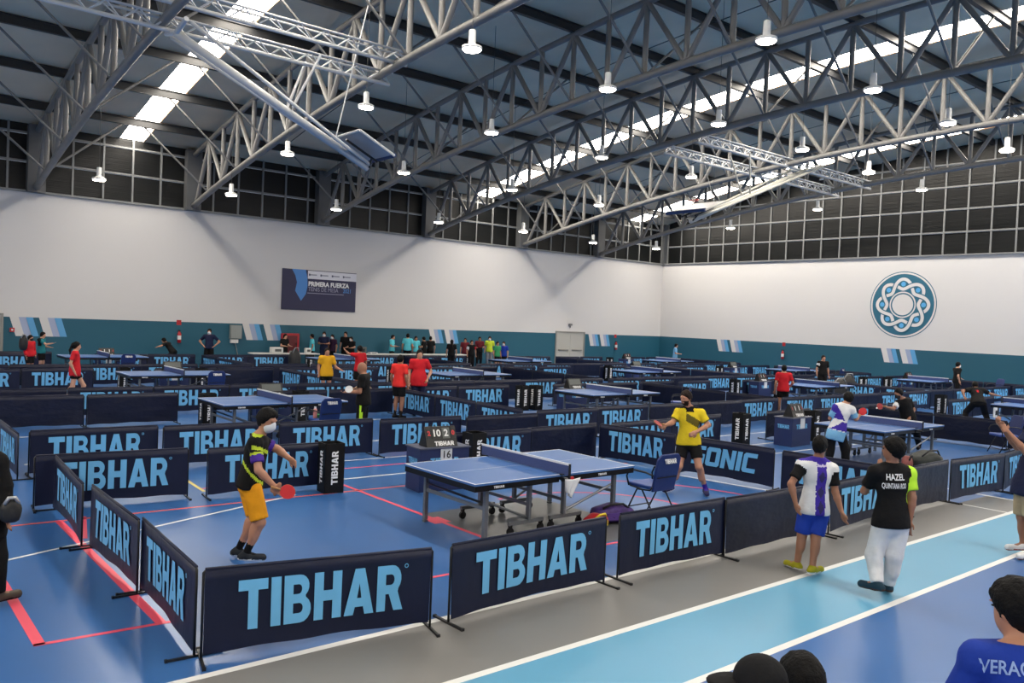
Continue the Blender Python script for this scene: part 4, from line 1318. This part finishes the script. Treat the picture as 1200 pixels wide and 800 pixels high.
    # shoes
    for q in 'LR':
        an = J['an'+q]; td = toes[q]
        dh = unit(td*np.array([1, 1, .4])); dl = np.linalg.norm(td)
        a = an-dh*.045*s+np.array([0, 0, -.035*s]); b = an+td+np.array([0, 0, .005*s])
        h2 = min(vox, .02)
        f = Field(np.minimum(a, b)-.1*s, np.maximum(a, b)+.1*s, h2)
        f.cone(a, b, .042*s, .040*s, .02); f.cone(an, an+np.array([0, 0, -.03*s])+dh*.02, .046*s, .045*s, .03)
        sole_n = np.cross(dh, np.array([-dh[1], dh[0], 0])); sole_n = unit(sole_n); sole_n = sole_n if sole_n[2] < 0 else -sole_n
        f.cut((a+b)/2+sole_n*.036*s, sole_n)
        me = f.mesh('shoe', base)
        n = len(me.polygons); ce = np.empty(n*3, np.float32); me.polygons.foreach_get('center', ce); ce = ce.reshape(-1, 3)+base
        me.materials.append(shoe[0]); me.materials.append(shoe[1])
        me.polygons.foreach_set('material_index', (((ce-(a+b)/2)@sole_n) > .014*s).astype(np.int32))
        link('shoe', me, None, T)
    # hair / cap
    h2 = min(vox, .018)
    hm = hair_mat or m_hair
    if hair != 'none':
        f = Field(hc-.2*s-np.array([0, 0, .3 if hair in ('long', 'tail') else 0]), hc+.2*s, h2)
        f.ell(hc+hu*.016*s-hf*.012*s, (.088*s, .106*s, .116*s), HX, 0)
        if hair == 'thick': f.ell(hc+hu*.045*s-hf*.002*s, (.096*s, .114*s, .098*s), HX, .03)
        f.cut(hc+hf*.055*s+hu*.026*s, unit(hf*.75-hu*.62))
        f.cut(hc-hu*.09*s+hf*.02*s, unit(-hu+hf*.5))
        gx, gy, gz = f.ax[0][:, None, None], f.ax[1][None, :, None], f.ax[2][None, None, :]
        f.F += .0045*np.sin(70*gx+40*gz)*np.sin(65*gy-30*gz+1)+.003*np.sin(130*gx-90*gy)*np.sin(120*gz)
        if hair == 'long':
            f.cone(hc-hf*.05*s, hc-hf*.075*s-hu*.30*s, .080*s, .060*s, .03)
        if hair == 'tail':
            f.cone(hc-hf*.10*s+hu*.05*s, hc-hf*.15*s-hu*.12*s, .04*s, .035*s, .02); f.cone(hc-hf*.15*s-hu*.12*s, hc-hf*.14*s-hu*.24*s, .035*s, .015*s, .02)
        me = f.mesh('hair', base); link('hair', me, hm, T)
    if cap:
        f = Field(hc-.25*s, hc+.25*s, h2)
        f.ell(hc+hu*.035*s-hf*.006*s, (.092*s, .108*s, .10*s), HX, 0); f.cut(hc+hu*.03*s, -hu)
        me = f.mesh('cap', base); co = link('cap', me, cap, T)
        f = Field(hc-.25*s, hc+.25*s, h2*.7)
        f.ell(hc+hf*.125*s+hu*.030*s, (.078*s, .085*s, .016*s), HX, 0)
        me = f.mesh('cap_brim', base); link('brim', me, cap, co)
    if mask:
        f = Field(hc-.16*s, hc+.16*s, h2*.8)
        f.ell(hc-hu*.050*s+hf*.022*s, (.068*s, .084*s, .074*s), HX, 0); f.cone(hc+hf*.09*s-hu*.005*s, hc+hf*.088*s-hu*.05*s, .02*s, .024*s, .03)
        f.cut(hc+hf*.018*s, -hf); f.cut(hc+hu*.002*s, unit(hu-hf*.12))
        me = f.mesh('face_mask', base)
        if me: link('face_mask', me, mask, T)
    if vox < .02:
        for q in (-1, 1):
            e = hc+hs*q*.031*s+hf*.088*s+hu*.006*s
            f = Field(e-.02*s, e+.02*s, .004); f.ell(e, (.014*s, .008*s, .006*s), HX, 0)
            me = f.mesh('eye', base)
            if me: link('eye', me, m_eye, T)
    return T, dict(S=S, Fw=Fw, U=U, hip=hip, neck=neck, J=J, base=base, shirt=so, TL=TL_, s=s)

def print_on(info, text, size, up, m, bold=.002, width=None, name='lettering', side=0.0, back=True):
    """flat print on the back (or chest) of a shirt, wrapped on the cloth"""
    src = text_mesh(text, size, bold).copy()
    xs_ = [v.co.x for v in src.vertices]; sx = width/(max(xs_)-min(xs_)) if width else 1.0
    S, Fw, U = info['S'], info['Fw'], info['U']
    d = Fw if back else -Fw
    right = S if back else -S
    me0 = info['shirt'].data
    bv = BVHTree.FromPolygons([v.co[:] for v in me0.vertices], [p.vertices[:] for p in me0.polygons])
    c = info['hip']-info['base']+U*info['TL']*up
    for v in src.vertices:
        q = c+right*(v.co.x*sx+side)+U*v.co.z
        st = Vector(q-d*.6)
        hit = bv.ray_cast(st, Vector(d), 1.5)
        p = np.array(hit[0]) if hit[0] is not None else q-d*.12
        v.co = Vector(p-d*(.005-v.co.y*.5))
    src.materials.clear(); src.materials.append(m)
    root = info['shirt']
    link(name, src, None, root)

def bat(center, normal, handle, label, rubber, group='table tennis bats'):
    t = empty('table_tennis_bat', tuple(center)); tag(t, label, 'bat', group)
    n, h = unit(normal), unit(handle); h = unit(h-n*(h@n)); w = np.cross(n, h)
    def disc_(z0, z1, r, nm, m):
        b = MB(); N = 24
        ring = [(w*math.cos(2*math.pi*i/N)*.95+h*math.sin(2*math.pi*i/N)*1.02)*r for i in range(N)]
        b.v = [tuple(q+n*z0) for q in ring]+[tuple(q+n*z1) for q in ring]
        b.f = [tuple(range(N))[::-1], tuple(range(N, 2*N))]+[(i, (i+1) % N, N+(i+1) % N, N+i) for i in range(N)]
        b.build(nm, m, t)
    wood = mat('bat_wood', (168, 120, 74), .5)
    disc_(-.003, .003, .078, 'blade', wood); disc_(.003, .007, .076, 'rubber', rubber); disc_(-.007, -.003, .076, 'rubber', mat('rubber_black', (22, 22, 22), .5))
    MB().tube([tuple(h*.07), tuple(h*.175)], [.012, .015], 10).build('handle', wood, t, smooth=True)
m_rub = mat('rubber_red', (206, 40, 46), .5)

def PJ(D, tab):
    """joints from picture position and depth offset"""
    global QD
    J = {k: pix(v[0], v[1], D+v[2]) for k, v in tab.items()}
    za = min(J['anL'][2], J['anR'][2])
    QD = (.088-CAMH)/(za-CAMH)          # slide along the sight line until the soles meet the floor
    return {k: CO+(v-CO)*QD for k, v in J.items()}
CRh = unit(CR*np.array([1, 1, 0])); CFh = unit(CF*np.array([1, 1, 0]))
def dirv(right, away, up=0.0): return CRh*right+CFh*away+np.array([0, 0, up])

# --- player in yellow shorts (nearest court, left)
J = PJ(8.75, dict(head=(313, 493, -.02), neck=(303, 511, 0), shR=(299, 519, -.17), shL=(307, 518, .17), elR=(303, 551, -.26), wrR=(321, 569, -.20), elL=(325, 526, .22), wrL=(339, 537, .10),
       hipR=(295, 571, -.09), hipL=(291, 570, .09), knR=(305, 612, -.12), knL=(299, 605, .10), anR=(288, 649, -.10), anL=(279, 644, .16)))
J['toeR'] = dirv(.16, .06, -.05); J['toeL'] = dirv(.13, .08, -.09)
z = lambda L: L
P1, I1 = person(J, 'player in black and purple shirt and yellow shorts holding a red bat', 'a', K,
    [(fab('violet', (70, 44, 140)), lambda L: (L['armR'] > .45) | (L['armL'] > .45)), (fab('limey', (176, 196, 52)), lambda L: ((L['armR'] > .38) & (L['armR'] < .47)) | ((np.abs(L['c']-.72-.5*L['a']) < .035) & (L['b'] > 0)) | ((np.abs(L['c']-.35+1.6*L['b']) < .03) & (L['a'] > .05)) | (L['c'] > 1.04))],
    sleeve=.72, legs='shorts', leg_mat=OR, leg_frac=.92, shoe=(fab('shoe_dark', (36, 40, 46)), WH), sock=K, hair='thick', mask=m_mask, face=dirv(.9, -.35, -.25), vox=.0135, fingers=True, grip='R', hem=.06)
bat(pix(337, 576, 8.5*QD), dirv(.1, -1, .1), pix(321, 570, 8.55*QD)-pix(337, 576, 8.5*QD), 'red bat in the hand of the player in yellow shorts', m_rub)
# --- player in yellow shirt
J = PJ(13.1, dict(head=(804, 466, -.05), neck=(808, 478, 0), shR=(796, 482, .02), shL=(821, 484, -.02), elR=(788, 495, -.02), wrR=(780, 498, -.18), elL=(830, 498, -.05), wrL=(816, 506, -.22),
       hipR=(800, 521, .02), hipL=(814, 521, -.02), knR=(796, 546, -.10), knL=(819, 547, -.14), anR=(786, 570, .05), anL=(827, 573, .03)))
J['toeR'] = dirv(-.12, -.12, -.05); J['toeL'] = dirv(-.02, -.18, -.05)
person(J, 'bearded player in yellow shirt and black shorts holding a bat', 'a', YL, [(K, lambda L: (L['c'] > 1.0) | ((L['c'] > .9) & (np.abs(L['a']) < .06))), (fab('dull_yellow', (96, 88, 34)), lambda L: (L['b'] > 0) & (L['a'] < .06) & (L['a'] > -.17) & (np.abs(L['c']-.66-1.0*(L['a']+.06)) < .11)), (fab('olive', (120, 112, 40)), lambda L: (L['armR'] > .64) | (L['armL'] > .64))],
    sleeve=.72, legs='shorts', leg_frac=.62, shoe=(fab('shoe_navy', (50, 48, 84)), WH), sock=PU, face=dirv(-.75, -.6, -.05), vox=.0135, fingers=True, grip='RL', beard=True, hair='short', hair_mat=m_hairb, hem=.06)
bat(pix(771, 496, 12.75*QD), dirv(.5, -.3, .8), pix(780, 498, 12.9*QD)-pix(771, 496, 12.75*QD), 'bat held by the player in yellow shirt', mat('rubber_dred', (150, 34, 40), .5))
# --- boy with black sleeves, back turned
J = PJ(9.15, dict(head=(961, 522, -.02), neck=(959, 538, 0), shL=(940, 545, -.02), shR=(975, 550, .05), elL=(927, 567, -.08), wrL=(932, 588, -.10), elR=(979, 577, .02), wrR=(986, 599, -.03),
       hipL=(945, 600, 0), hipR=(962, 601, .02), knL=(940, 626, .02), knR=(956, 629, -.03), anL=(934, 660, .10), anR=(952, 665, -.08)))
J['toeL'] = dirv(-.06, .17, -.05); J['toeR'] = dirv(.14, .12, -.05)
_, I = person(J, 'boy in white shirt with black sleeves and blue shorts, back turned', 'b', WH, [(K, lambda L: (L['armL'] > 0.02) | (L['armR'] > .02)), (PU, lambda L: (np.abs(L['a']) < .062) | (L['c'] > .97)), (fab('pale_lilac', (190, 180, 210)), lambda L: (np.abs(L['c']-.9) < .022) & (np.abs(L['a']) < .06) & (L['b'] < 0)), (mat('cloth_dpurple', (34, 28, 84), .75), lambda L: (np.abs(L['a'])+np.abs(((L['c']*3.6) % 1.0)-.5)*.11 < .045) & (L['b'] < 0) & (L['c'] < .85))],
    sleeve=.70, legs='shorts', leg_mat=BL, leg_frac=.92, shoe=(fab('shoe_yellow', (150, 146, 34)), WH), face=dirv(.55, .8, -.1), vox=.0135, fingers=True, size=.93, hem=.07, mask=m_maskk)
# --- player in white trousers, back turned
J = PJ(8.55, dict(head=(1047, 527, -.02), neck=(1046, 545, 0), shL=(1026, 553, -.02), shR=(1065, 555, .03), elL=(1013, 575, .14), wrL=(1026, 552, .26), elR=(1069, 583, -.02), wrR=(1066, 609, -.02),
       hipL=(1034, 616, 0), hipR=(1054, 617, .02), knL=(1024, 650, .06), knR=(1048, 650, .02), anL=(1028, 684, -.10), anR=(1041, 685, .12)))
J['toeL'] = dirv(-.10, .14, -.05); J['toeR'] = dirv(.03, .18, -.05)
_, I = person(J, 'player in black shirt with one neon sleeve and white trousers, back turned', 'b', K, [(NE, lambda L: (L['armR'] > .05) | ((L['a'] > .16) & (L['c'] > .45)))],
    sleeve=.70, legs='trousers', leg_mat=WH, shoe=(fab('shoe_teal', (30, 56, 70)), fab('sole_brown', (70, 54, 48))), face=dirv(-.75, .6, -.05), vox=.0135, fingers=True, hair='thick', hem=.06, hem_flare=.005)
print_on(I, 'HAZEL', .088, .83, m_ltw, .002, width=.185, side=-.03)
print_on(I, 'QUINTANA ROO', .075, .69, m_ltw, .0015, width=.235, side=-.035)
# --- man at the right edge in beige shorts
J = PJ(10.5, dict(head=(1222, 484, -.05), neck=(1218, 502, 0), shR=(1206, 508, .12), shL=(1224, 511, -.12), elR=(1192, 524, .02), wrR=(1174, 500, -.05), elL=(1203, 530, -.32), wrL=(1180, 505, -.22),
       hipR=(1199, 568, .08), hipL=(1207, 569, -.08), knR=(1197, 605, .08), knL=(1208, 607, -.10), anR=(1199, 638, .10), anL=(1208, 647, -.12)))
J['toeR'] = dirv(-.18, .02, -.05); J['toeL'] = dirv(-.17, -.05, -.05)
person(J, 'man in dark shirt and beige shorts raising his hands, cut by right edge', 'b', NV, (), legs='shorts', leg_mat=BG, leg_frac=.95, shoe=(WH, fab('sole_red', (150, 70, 62))), vox=.0145, fingers=True, grip='LR', face=dirv(-1, 0, 0), hem=.2)
small('phone', tuple(pix(1166, 489, 10.38*QD)), (.08, .02, .12), m_ltw, 'white phone held in the raised hands at right edge', 'phone', m_black)
# --- man at the left edge in black
J = PJ(7.5, dict(head=(-22, 508, 0), neck=(-20, 528, 0), shR=(-2, 541, .05), shL=(-36, 541, -.05), elR=(6, 572, .05), wrR=(8, 600, .0), elL=(-44, 575, -.05), wrL=(-40, 602, 0),
       hipR=(-10, 606, .03), hipL=(-28, 606, -.03), knR=(-4, 652, .05), knL=(-30, 655, -.05), anR=(-3, 696, .05), anL=(-30, 702, -.05)))
J['toeR'] = dirv(.08, .16, -.05); J['toeL'] = dirv(-.05, .18, -.05)
person(J, 'man in black clothes cut by the left picture edge', 'b', K, (), legs='trousers', leg_mat=K, vox=.0145, fingers=True, sleeve=1.0, hem=.25, hem_flare=.02, shoe=(mat('shoe_brown', (70, 58, 44), .6), K), face=dirv(0, 1, 0))
blob_bag('backpack', (5.15, 32.25, .95), (.26, .3, .5), m_bagblk, 'black backpack on the person in red jacket at far left', 'backpack', m_framel)
blob_bag('waist_bag', tuple(pix(12, 612, 7.42*QD)), (.16, .14, .20), m_bagblk, 'small black bag at the hip of the man at left edge', 'bag', m_framel)
# --- white and purple player
J = PJ(16.5, dict(head=(994, 467, .05), neck=(989, 474, 0), shL=(980, 477, -.03), shR=(998, 480, .04), elL=(973, 490, .05), wrL=(981, 499, .2), elR=(1003, 491, .05), wrR=(1006, 488, .18),
       hipL=(975, 507, 0), hipR=(985, 508, .02), knL=(973, 524, .05), knR=(990, 525, .05), anL=(971, 545, .05), anR=(992, 545, .0)))
J['toeL'] = dirv(.06, .16, -.05); J['toeR'] = dirv(.1, .15, -.05)
person(J, 'player in white and purple shirt and black trousers holding red bat', 'a', WH, [(PU, lambda L: (L['b'] < .04) & (((L['c'] > .48) & (L['a']+.5*(L['c']-.6) < -.02)) | ((L['c'] < .42) & (L['c'] > .12) & (L['a']-.6*(L['c']-.3) > -.09)))), (LB, lambda L: (L['c'] < .10) | (L['armR'] > .35) | (L['armL'] > .35))],
    legs='trousers', vox=.018, hair='thick', sleeve=.85, hem=.2, face=dirv(.4, .9), fingers=False)
bat(pix(1011, 482, 16.75*QD), dirv(-.3, -1, .1), pix(1006, 488, 16.7*QD)-pix(1011, 482, 16.75*QD), 'red bat of the white and purple player', m_rub)
# --- opponent in black polo
J = PJ(19.6, dict(head=(1053, 461, -.05), neck=(1058, 468, 0), shR=(1053, 471, .0), shL=(1065, 470, .05), elR=(1047, 479, -.15), wrR=(1038, 477, -.3), elL=(1071, 480, .05), wrL=(1066, 489, -.1),
       hipR=(1061, 490, .02), hipL=(1068, 490, .06), knR=(1058, 505, -.1), knL=(1074, 506, -.05), anR=(1056, 522, .1), anL=(1077, 522, .15)))
J['toeR'] = dirv(-.15, -.1, -.05); J['toeL'] = dirv(-.1, -.15, -.05)
person(J, 'player in black polo with white shoulder stripes reaching over the table', 'b', K, [(WH, lambda L: ((L['armL'] > .1) & (L['b'] < .01)) | ((L['armR'] > .1) & (L['a'] > .2)))], legs='trousers', vox=.02, mask=m_maskk, hair='short', face=dirv(-.9, -.4, -.1))
bat(pix(1031, 476, 19.2*QD), dirv(.2, -1, .2), dirv(1, 0, .1), 'dark red bat of the player in black polo', mat('rubber_dred', (150, 34, 40), .5))
ball(pix(1027.5, 478, 19.1*QD), 'white ball at the bat of the player in black polo')

# --- everybody farther away: standing, waiting, playing
POSE = {
 'stand': dict(head=(0, .02, 1.58), neck=(0, 0, 1.43), sh=(.18, 0, 1.39), el=(.245, -.03, 1.12), wr=(.25, .04, .87), hip=(.09, 0, .90), kn=(.10, .03, .50), an=(.10, -.02, .09)),
 'hips': dict(head=(0, .02, 1.58), neck=(0, 0, 1.43), sh=(.18, 0, 1.39), el=(.40, -.08, 1.17), wr=(.22, .05, .99), hip=(.09, 0, .90), kn=(.12, .03, .50), an=(.14, -.02, .09)),
 'fold': dict(head=(0, .02, 1.58), neck=(0, 0, 1.43), sh=(.18, 0, 1.39), el=(.25, .04, 1.14), wr=(.04, .22, 1.15), hip=(.09, 0, .90), kn=(.10, .03, .50), an=(.10, -.02, .09)),
 'hold': dict(head=(0, .05, 1.57), neck=(0, .01, 1.43), sh=(.18, 0, 1.39), el=(.24, .02, 1.12), wr=(.16, .28, 1.10), hip=(.09, 0, .90), kn=(.10, .03, .50), an=(.10, -.02, .09)),
 'ready': dict(head=(0, .30, 1.34), neck=(0, .19, 1.22), sh=(.18, .16, 1.19), el=(.30, .22, .95), wr=(.24, .46, 1.00), hip=(.10, -.12, .78), kn=(.18, .14, .45), an=(.21, -.08, .09)),
 'lunge': dict(head=(0, .34, 1.24), neck=(0, .22, 1.14), sh=(.18, .18, 1.11), el=(.40, .25, 1.02), wr=(.62, .32, .98), hip=(.11, -.12, .74), kn=(.26, .12, .44), an=(.34, -.08, .09)),
 'walk': dict(head=(0, .03, 1.58), neck=(0, 0, 1.43), sh=(.17, 0, 1.39), el=(.22, -.10, 1.13), wr=(.20, .0, .90), hip=(.09, 0, .90), kn=(.09, .06, .50), an=(.09, -.05, .09)),
}
def far(px, py, H, pose, ang, label, **kw):
    """ang: 0 faces the camera, 90 faces picture right, 180 faces away, 270 faces left"""
    p = dict(POSE[pose]); k = H/1.70
    hz = p['head'][2]*k
    C = pix_z(px, py, hz)
    yw = kw.pop('yw', None)
    if kw.pop('wall', False) or C[1] > 36.2 or yw:
        dv = CF+CR*(px-600)/FPX-CU*(py-400)/FPX
        C = CO+dv*((yw or 36.2)/dv[1]); k = C[2]/p['head'][2]
    a = math.radians(ang)
    fw = -CFh*math.cos(a)+CRh*math.sin(a)
    rt = np.cross(fw, np.array([0, 0, 1.]))
    org = C-fw*p['head'][1]*k; org[2] = 0
    adj = kw.pop('arms', {})
    J = {}
    for n, v in p.items():
        for q, sg in (('L', -1), ('R', 1)):
            w = np.array(adj.get(n+q, v), float)
            if n in ('head', 'neck'):
                J[n] = org+(rt*w[0]+fw*w[1]+np.array([0, 0, w[2]]))*k
            else:
                x = w[0]*sg if (n+q) not in adj else w[0]
                yv = w[1]
                if pose == 'walk' and n in ('kn', 'an'): yv = w[1]+(.16 if q == 'L' else -.10)*(1.5 if n == 'an' else 1)
                J[n+q] = org+(rt*x+fw*yv+np.array([0, 0, w[2]]))*k
    D = float((C-CO)@CF)
    kw.setdefault('vox', .026 if D < 26 else .034)
    kw.setdefault('group', 'people across the hall')
    t_, inf = person(J, label, size=k, face=kw.pop('face', fw), **kw)
    return org, fw, rt, k, inf
cpl = dict(arms={'elR': (.30, .0, 1.15), 'wrR': (.30, .25, 1.10)})
far(424.5, 431, 1.74, 'hold', 265, 'stocky man in black with neon green trouser stripe holding a bat', skin='b', shirt=K, legs='trousers', leg_mat=K, hair='none', leg_zones=[(NE, lambda c, J, S, F: (np.abs((c-J['hipL'])@F) < .022) & (((c-(J['hipL']+J['knL'])/2)@S) < -.04) & (c[:, 2] > .35))])
o = pix(409, 456, 16.2); bat(o, dirv(.1, -1, .4), dirv(1, 0, .3), 'pale bat held by the stocky man in black', WH)
far(469.5, 421, 1.66, 'stand', 150, 'player in bright red shirt and black shorts, back turned, mid hall', skin='b', shirt=RO, legs='shorts', leg_frac=.75, sock=K, hair='short')
far(492, 415, 1.78, 'stand', 15, 'bigger man in red polo facing forward, mid hall', skin='c', shirt=RD, legs='trousers', leg_mat=NV, hair='short', arms={'elL': (-.32, -.04, 1.14), 'wrL': (-.20, .12, .94)}, hem=.2, hem_flare=.03)
far(421.5, 409, 1.66, 'stand', 230, 'player in red shirt raising an arm behind the stocky man', skin='b', shirt=RD, legs='shorts', arms={'elL': (-.30, .20, 1.42), 'wrL': (-.28, .40, 1.52)})
far(383.5, 412, 1.62, 'stand', 25, 'girl in yellow shirt and black shorts, open hand held out', skin='a', shirt=YG, legs='shorts', leg_frac=.55, hair='tail', hair_mat=m_hairb, arms={'elL': (-.28, .05, 1.10), 'wrL': (-.42, .22, 1.02)}, hem=.15, hem_flare=.02)
far(90, 405.5, 1.64, 'walk', 115, 'girl in red shirt and black shorts walking at left', skin='c', shirt=RD, legs='shorts', leg_frac=.5, hair='tail', shoe=(WH, WH), hem=.2)
far(36, 396, 1.62, 'stand', 80, 'person in red jacket with black backpack at far left', yw=32.4, skin='a', shirt=RD, legs='shorts', sleeve=1.0, mask=m_maskk)
far(50.5, 392.5, 1.72, 'hold', 95, 'player in black and teal shirt stretching an arm at far left', yw=33.4, skin='c', shirt=K, shirt_zones=[(TL, lambda L: (L['c'] < .5) | (L['b'] > .06))], legs='shorts', arms={'elR': (.2, .26, 1.22), 'wrR': (.16, .50, 1.28)})
far(192, 399, 1.64, 'lunge', 265, 'player in black shirt leaning over the far left table', skin='a', shirt=K, legs='shorts', shirt_zones=[(WH, lambda L: L['armR'] > .3)])
far(245.5, 388.5, 1.76, 'hips', 10, 'man in navy shirt with hands on hips before the teal wall', skin='a', shirt=NV, legs='shorts', mask=m_mask, shoe=(WH, WH))
far(334.5, 394, 1.66, 'hold', 60, 'woman in black standing at the white table by the hose cabinet', wall=True, skin='c', shirt=K, legs='trousers', hair='long', shirt_zones=())
far(365.5, 394, 1.70, 'stand', 285, 'official in cyan shirt left of the two masked people', wall=True, skin='b', shirt=CY, legs='trousers', leg_mat=K)
far(380, 391.5, 1.72, 'fold', 5, 'masked person in dark navy shirt with folded arms by wall', wall=True, skin='b', shirt=NV, legs='trousers', leg_mat=NV, mask=m_mask)
far(389.5, 394.5, 1.64, 'stand', 340, 'masked person in dark plum shirt beside folded arms person', wall=True, skin='b', shirt=fab('plum', (46, 24, 48)), legs='trousers', mask=m_mask)
far(405, 391.5, 1.72, 'stand', 350, 'taller person in black standing behind the red player with raised arm', yw=36.35, skin='a', shirt=K, legs='trousers')
far(411.5, 397, 1.56, 'hold', 330, 'shorter masked person in black beside the taller one', yw=35.95, skin='c', shirt=K, legs='trousers', mask=m_mask)
far(460.7, 395, 1.70, 'hold', 80, 'official in cyan shirt at the white table, leftmost of three', wall=True, skin='a', shirt=CY, legs='trousers')
far(478, 393.5, 1.74, 'stand', 185, 'official in cyan shirt at the white table with back turned', wall=True, skin='a', shirt=CY, legs='trousers')
far(487.5, 396.5, 1.64, 'hold', 30, 'official in cyan shirt at the white table, rightmost of three', wall=True, skin='b', shirt=CY, legs='trousers', leg_mat=GYc)
far(496.5, 397, 1.70, 'hold', 250, 'person in black with lilac sleeve by the white table', wall=True, skin='a', shirt=K, legs='trousers', shirt_zones=[(fab('lilac', (120, 120, 190)), lambda L: L['armR'] > .1)])
far(504.5, 396.5, 1.72, 'stand', 200, 'person in black seen from behind right of the officials', wall=True, skin='a', shirt=K, legs='trousers')
far(529.5, 400.5, 1.60, 'stand', 190, 'woman with long black hair in black by the back wall', skin='a', shirt=K, legs='trousers', hair='long')
far(545.3, 398.5, 1.64, 'stand', 0, 'girl in maroon top with long hair by the back wall', yw=35.7, skin='a', shirt=MR, legs='trousers', leg_mat=MR, hair='long')
far(553, 401, 1.58, 'stand', 20, 'person in black with white and red sleeve by the back wall', skin='a', shirt=K, shirt_zones=[(WH, lambda L: (L['armR'] > .1)), (RD, lambda L: L['armL'] > .1)], legs='trousers')
far(562.3, 397, 1.68, 'hold', 10, 'person in black and maroon holding something by the back wall', yw=35.9, skin='b', shirt=MR, shirt_zones=[(K, lambda L: L['c'] < .4)], legs='trousers')
far(574, 396.5, 1.70, 'stand', 0, 'masked person in lime shirt and pale trousers by back wall', yw=35.8, skin='a', shirt=LG, legs='trousers', leg_mat=GYc, mask=m_mask)
far(583.3, 402.5, 1.56, 'stand', 40, 'child in green shirt beside the lime shirt', skin='a', shirt=GN, legs='shorts')
far(590.4, 402.5, 1.56, 'stand', 350, 'child in blue shirt at the right end of the group', skin='c', shirt=BL, legs='shorts', mask=m_mask)
far(792.5, 405, 1.70, 'hold', 80, 'player in sky blue shirt alone in the far right corner', skin='a', shirt=LB, legs='shorts', leg_mat=BL)
far(918.8, 432, 1.64, 'stand', 175, 'player in red shirt and black shorts seen from behind at right', skin='a', shirt=RD, legs='shorts', leg_frac=.6, arms={'elR': (.30, .02, 1.14), 'wrR': (.26, .22, 1.0)})
far(965, 419.5, 1.74, 'stand', 5, 'player in black shirt facing the player in red at right', skin='a', shirt=K, shirt_zones=[(WH, lambda L: (L['armR'] > .1) & (L['armR'] < .4))], legs='shorts')
far(1123, 427.5, 1.72, 'walk', 95, 'masked man in black walking along the right wall', skin='c', shirt=K, legs='shorts', mask=m_mask, hair='short', arms={'elL': (-.24, .10, 1.14), 'wrL': (-.26, .36, 1.02)})
far(1142.5, 451.5, 1.74, 'lunge', 165, 'player in black with red number stretching an arm at right', skin='b', shirt=K, shirt_zones=[(RD, lambda L: (np.abs(L['c']-.7) < .08) & (np.abs(L['a']) < .03) & (L['b'] < 0))], legs='trousers', arms={'elL': (-.40, .05, 1.08), 'wrL': (-.38, -.1, .92)})

# --- spectators on the stand in front of the camera (only heads and shoulders show)
m_tier = mat('stand_concrete', (120, 120, 118), .8, var=(2, .1))
def seated(px, py, D, ang, label, seat_name, **kw):
    C = pix(px, py, D); k = kw.pop('k', 1.0)
    a = math.radians(ang); fw = -CFh*math.cos(a)+CRh*math.sin(a); rt = np.cross(fw, np.array([0, 0, 1.]))
    org = C-fw*.12*k; zs = C[2]-.76*k
    loc = dict(head=(0, .12, .76), neck=(0, .06, .61), sh=(.18, .05, .57), el=(.25, .12, .30), wr=(.15, .34, .22), hip=(.09, 0, .10), kn=(.13, .42, .11), an=(.13, .40, -.33))
    adj = kw.pop('arms', {})
    J = {}
    for n, v in loc.items():
        for q, sg in (('L', -1), ('R', 1)):
            w = adj.get(n+q, (v[0]*sg, v[1], v[2]))
            P = np.array([org[0], org[1], zs])+(rt*w[0]+fw*w[1]+np.array([0, 0, w[2]]))*k
            if n in ('head', 'neck'): J[n] = P
            else: J[n+q] = P
    J['base'] = np.array([org[0], org[1], zs])
    r = person(J, label, size=k, face=kw.pop('face', fw), **kw)
    zb_ = zs-.42*k-.005
    st = MB().box((org[0]-fw[0]*.05, org[1]-fw[1]*.05, zs/2-.012), (.4, .4, zs-.024), math.atan2(fw[1], fw[0])).build('spectator_seat', m_tier)
    tag(st, seat_name, 'seat', 'seats of the stand')
    return r
_, I = seated(1192, 715, 3.5, 177, 'spectator in royal blue shirt at the lower right corner, back turned', 'grey seat block under the blue shirted spectator', skin='a', shirt=BL, legs='shorts', vox=.0125, fingers=True, hair='thick', sleeve=.75, k=1.0, face=dirv(-.3, 1, -.1))
print_on(I, 'VERACRUZ', .078, .90, mat('letter_pale', (150, 176, 222), .6), .001, width=.32, side=-.06)
seated(890, 806, 3.3, 245, 'spectator in black cap at the lower picture edge', 'grey seat block under the spectator in black cap', skin='a', shirt=K, legs='trousers', vox=.0145, fingers=True, hair='short', cap=fab('capblack', (20, 20, 22)), face=dirv(-.95, .3, -.1))
seated(939, 800, 3.75, 190, 'dark haired spectator right of the black cap', 'grey seat block under the dark haired spectator', skin='a', shirt=K, legs='trousers', vox=.0145, fingers=True, hair='thick')
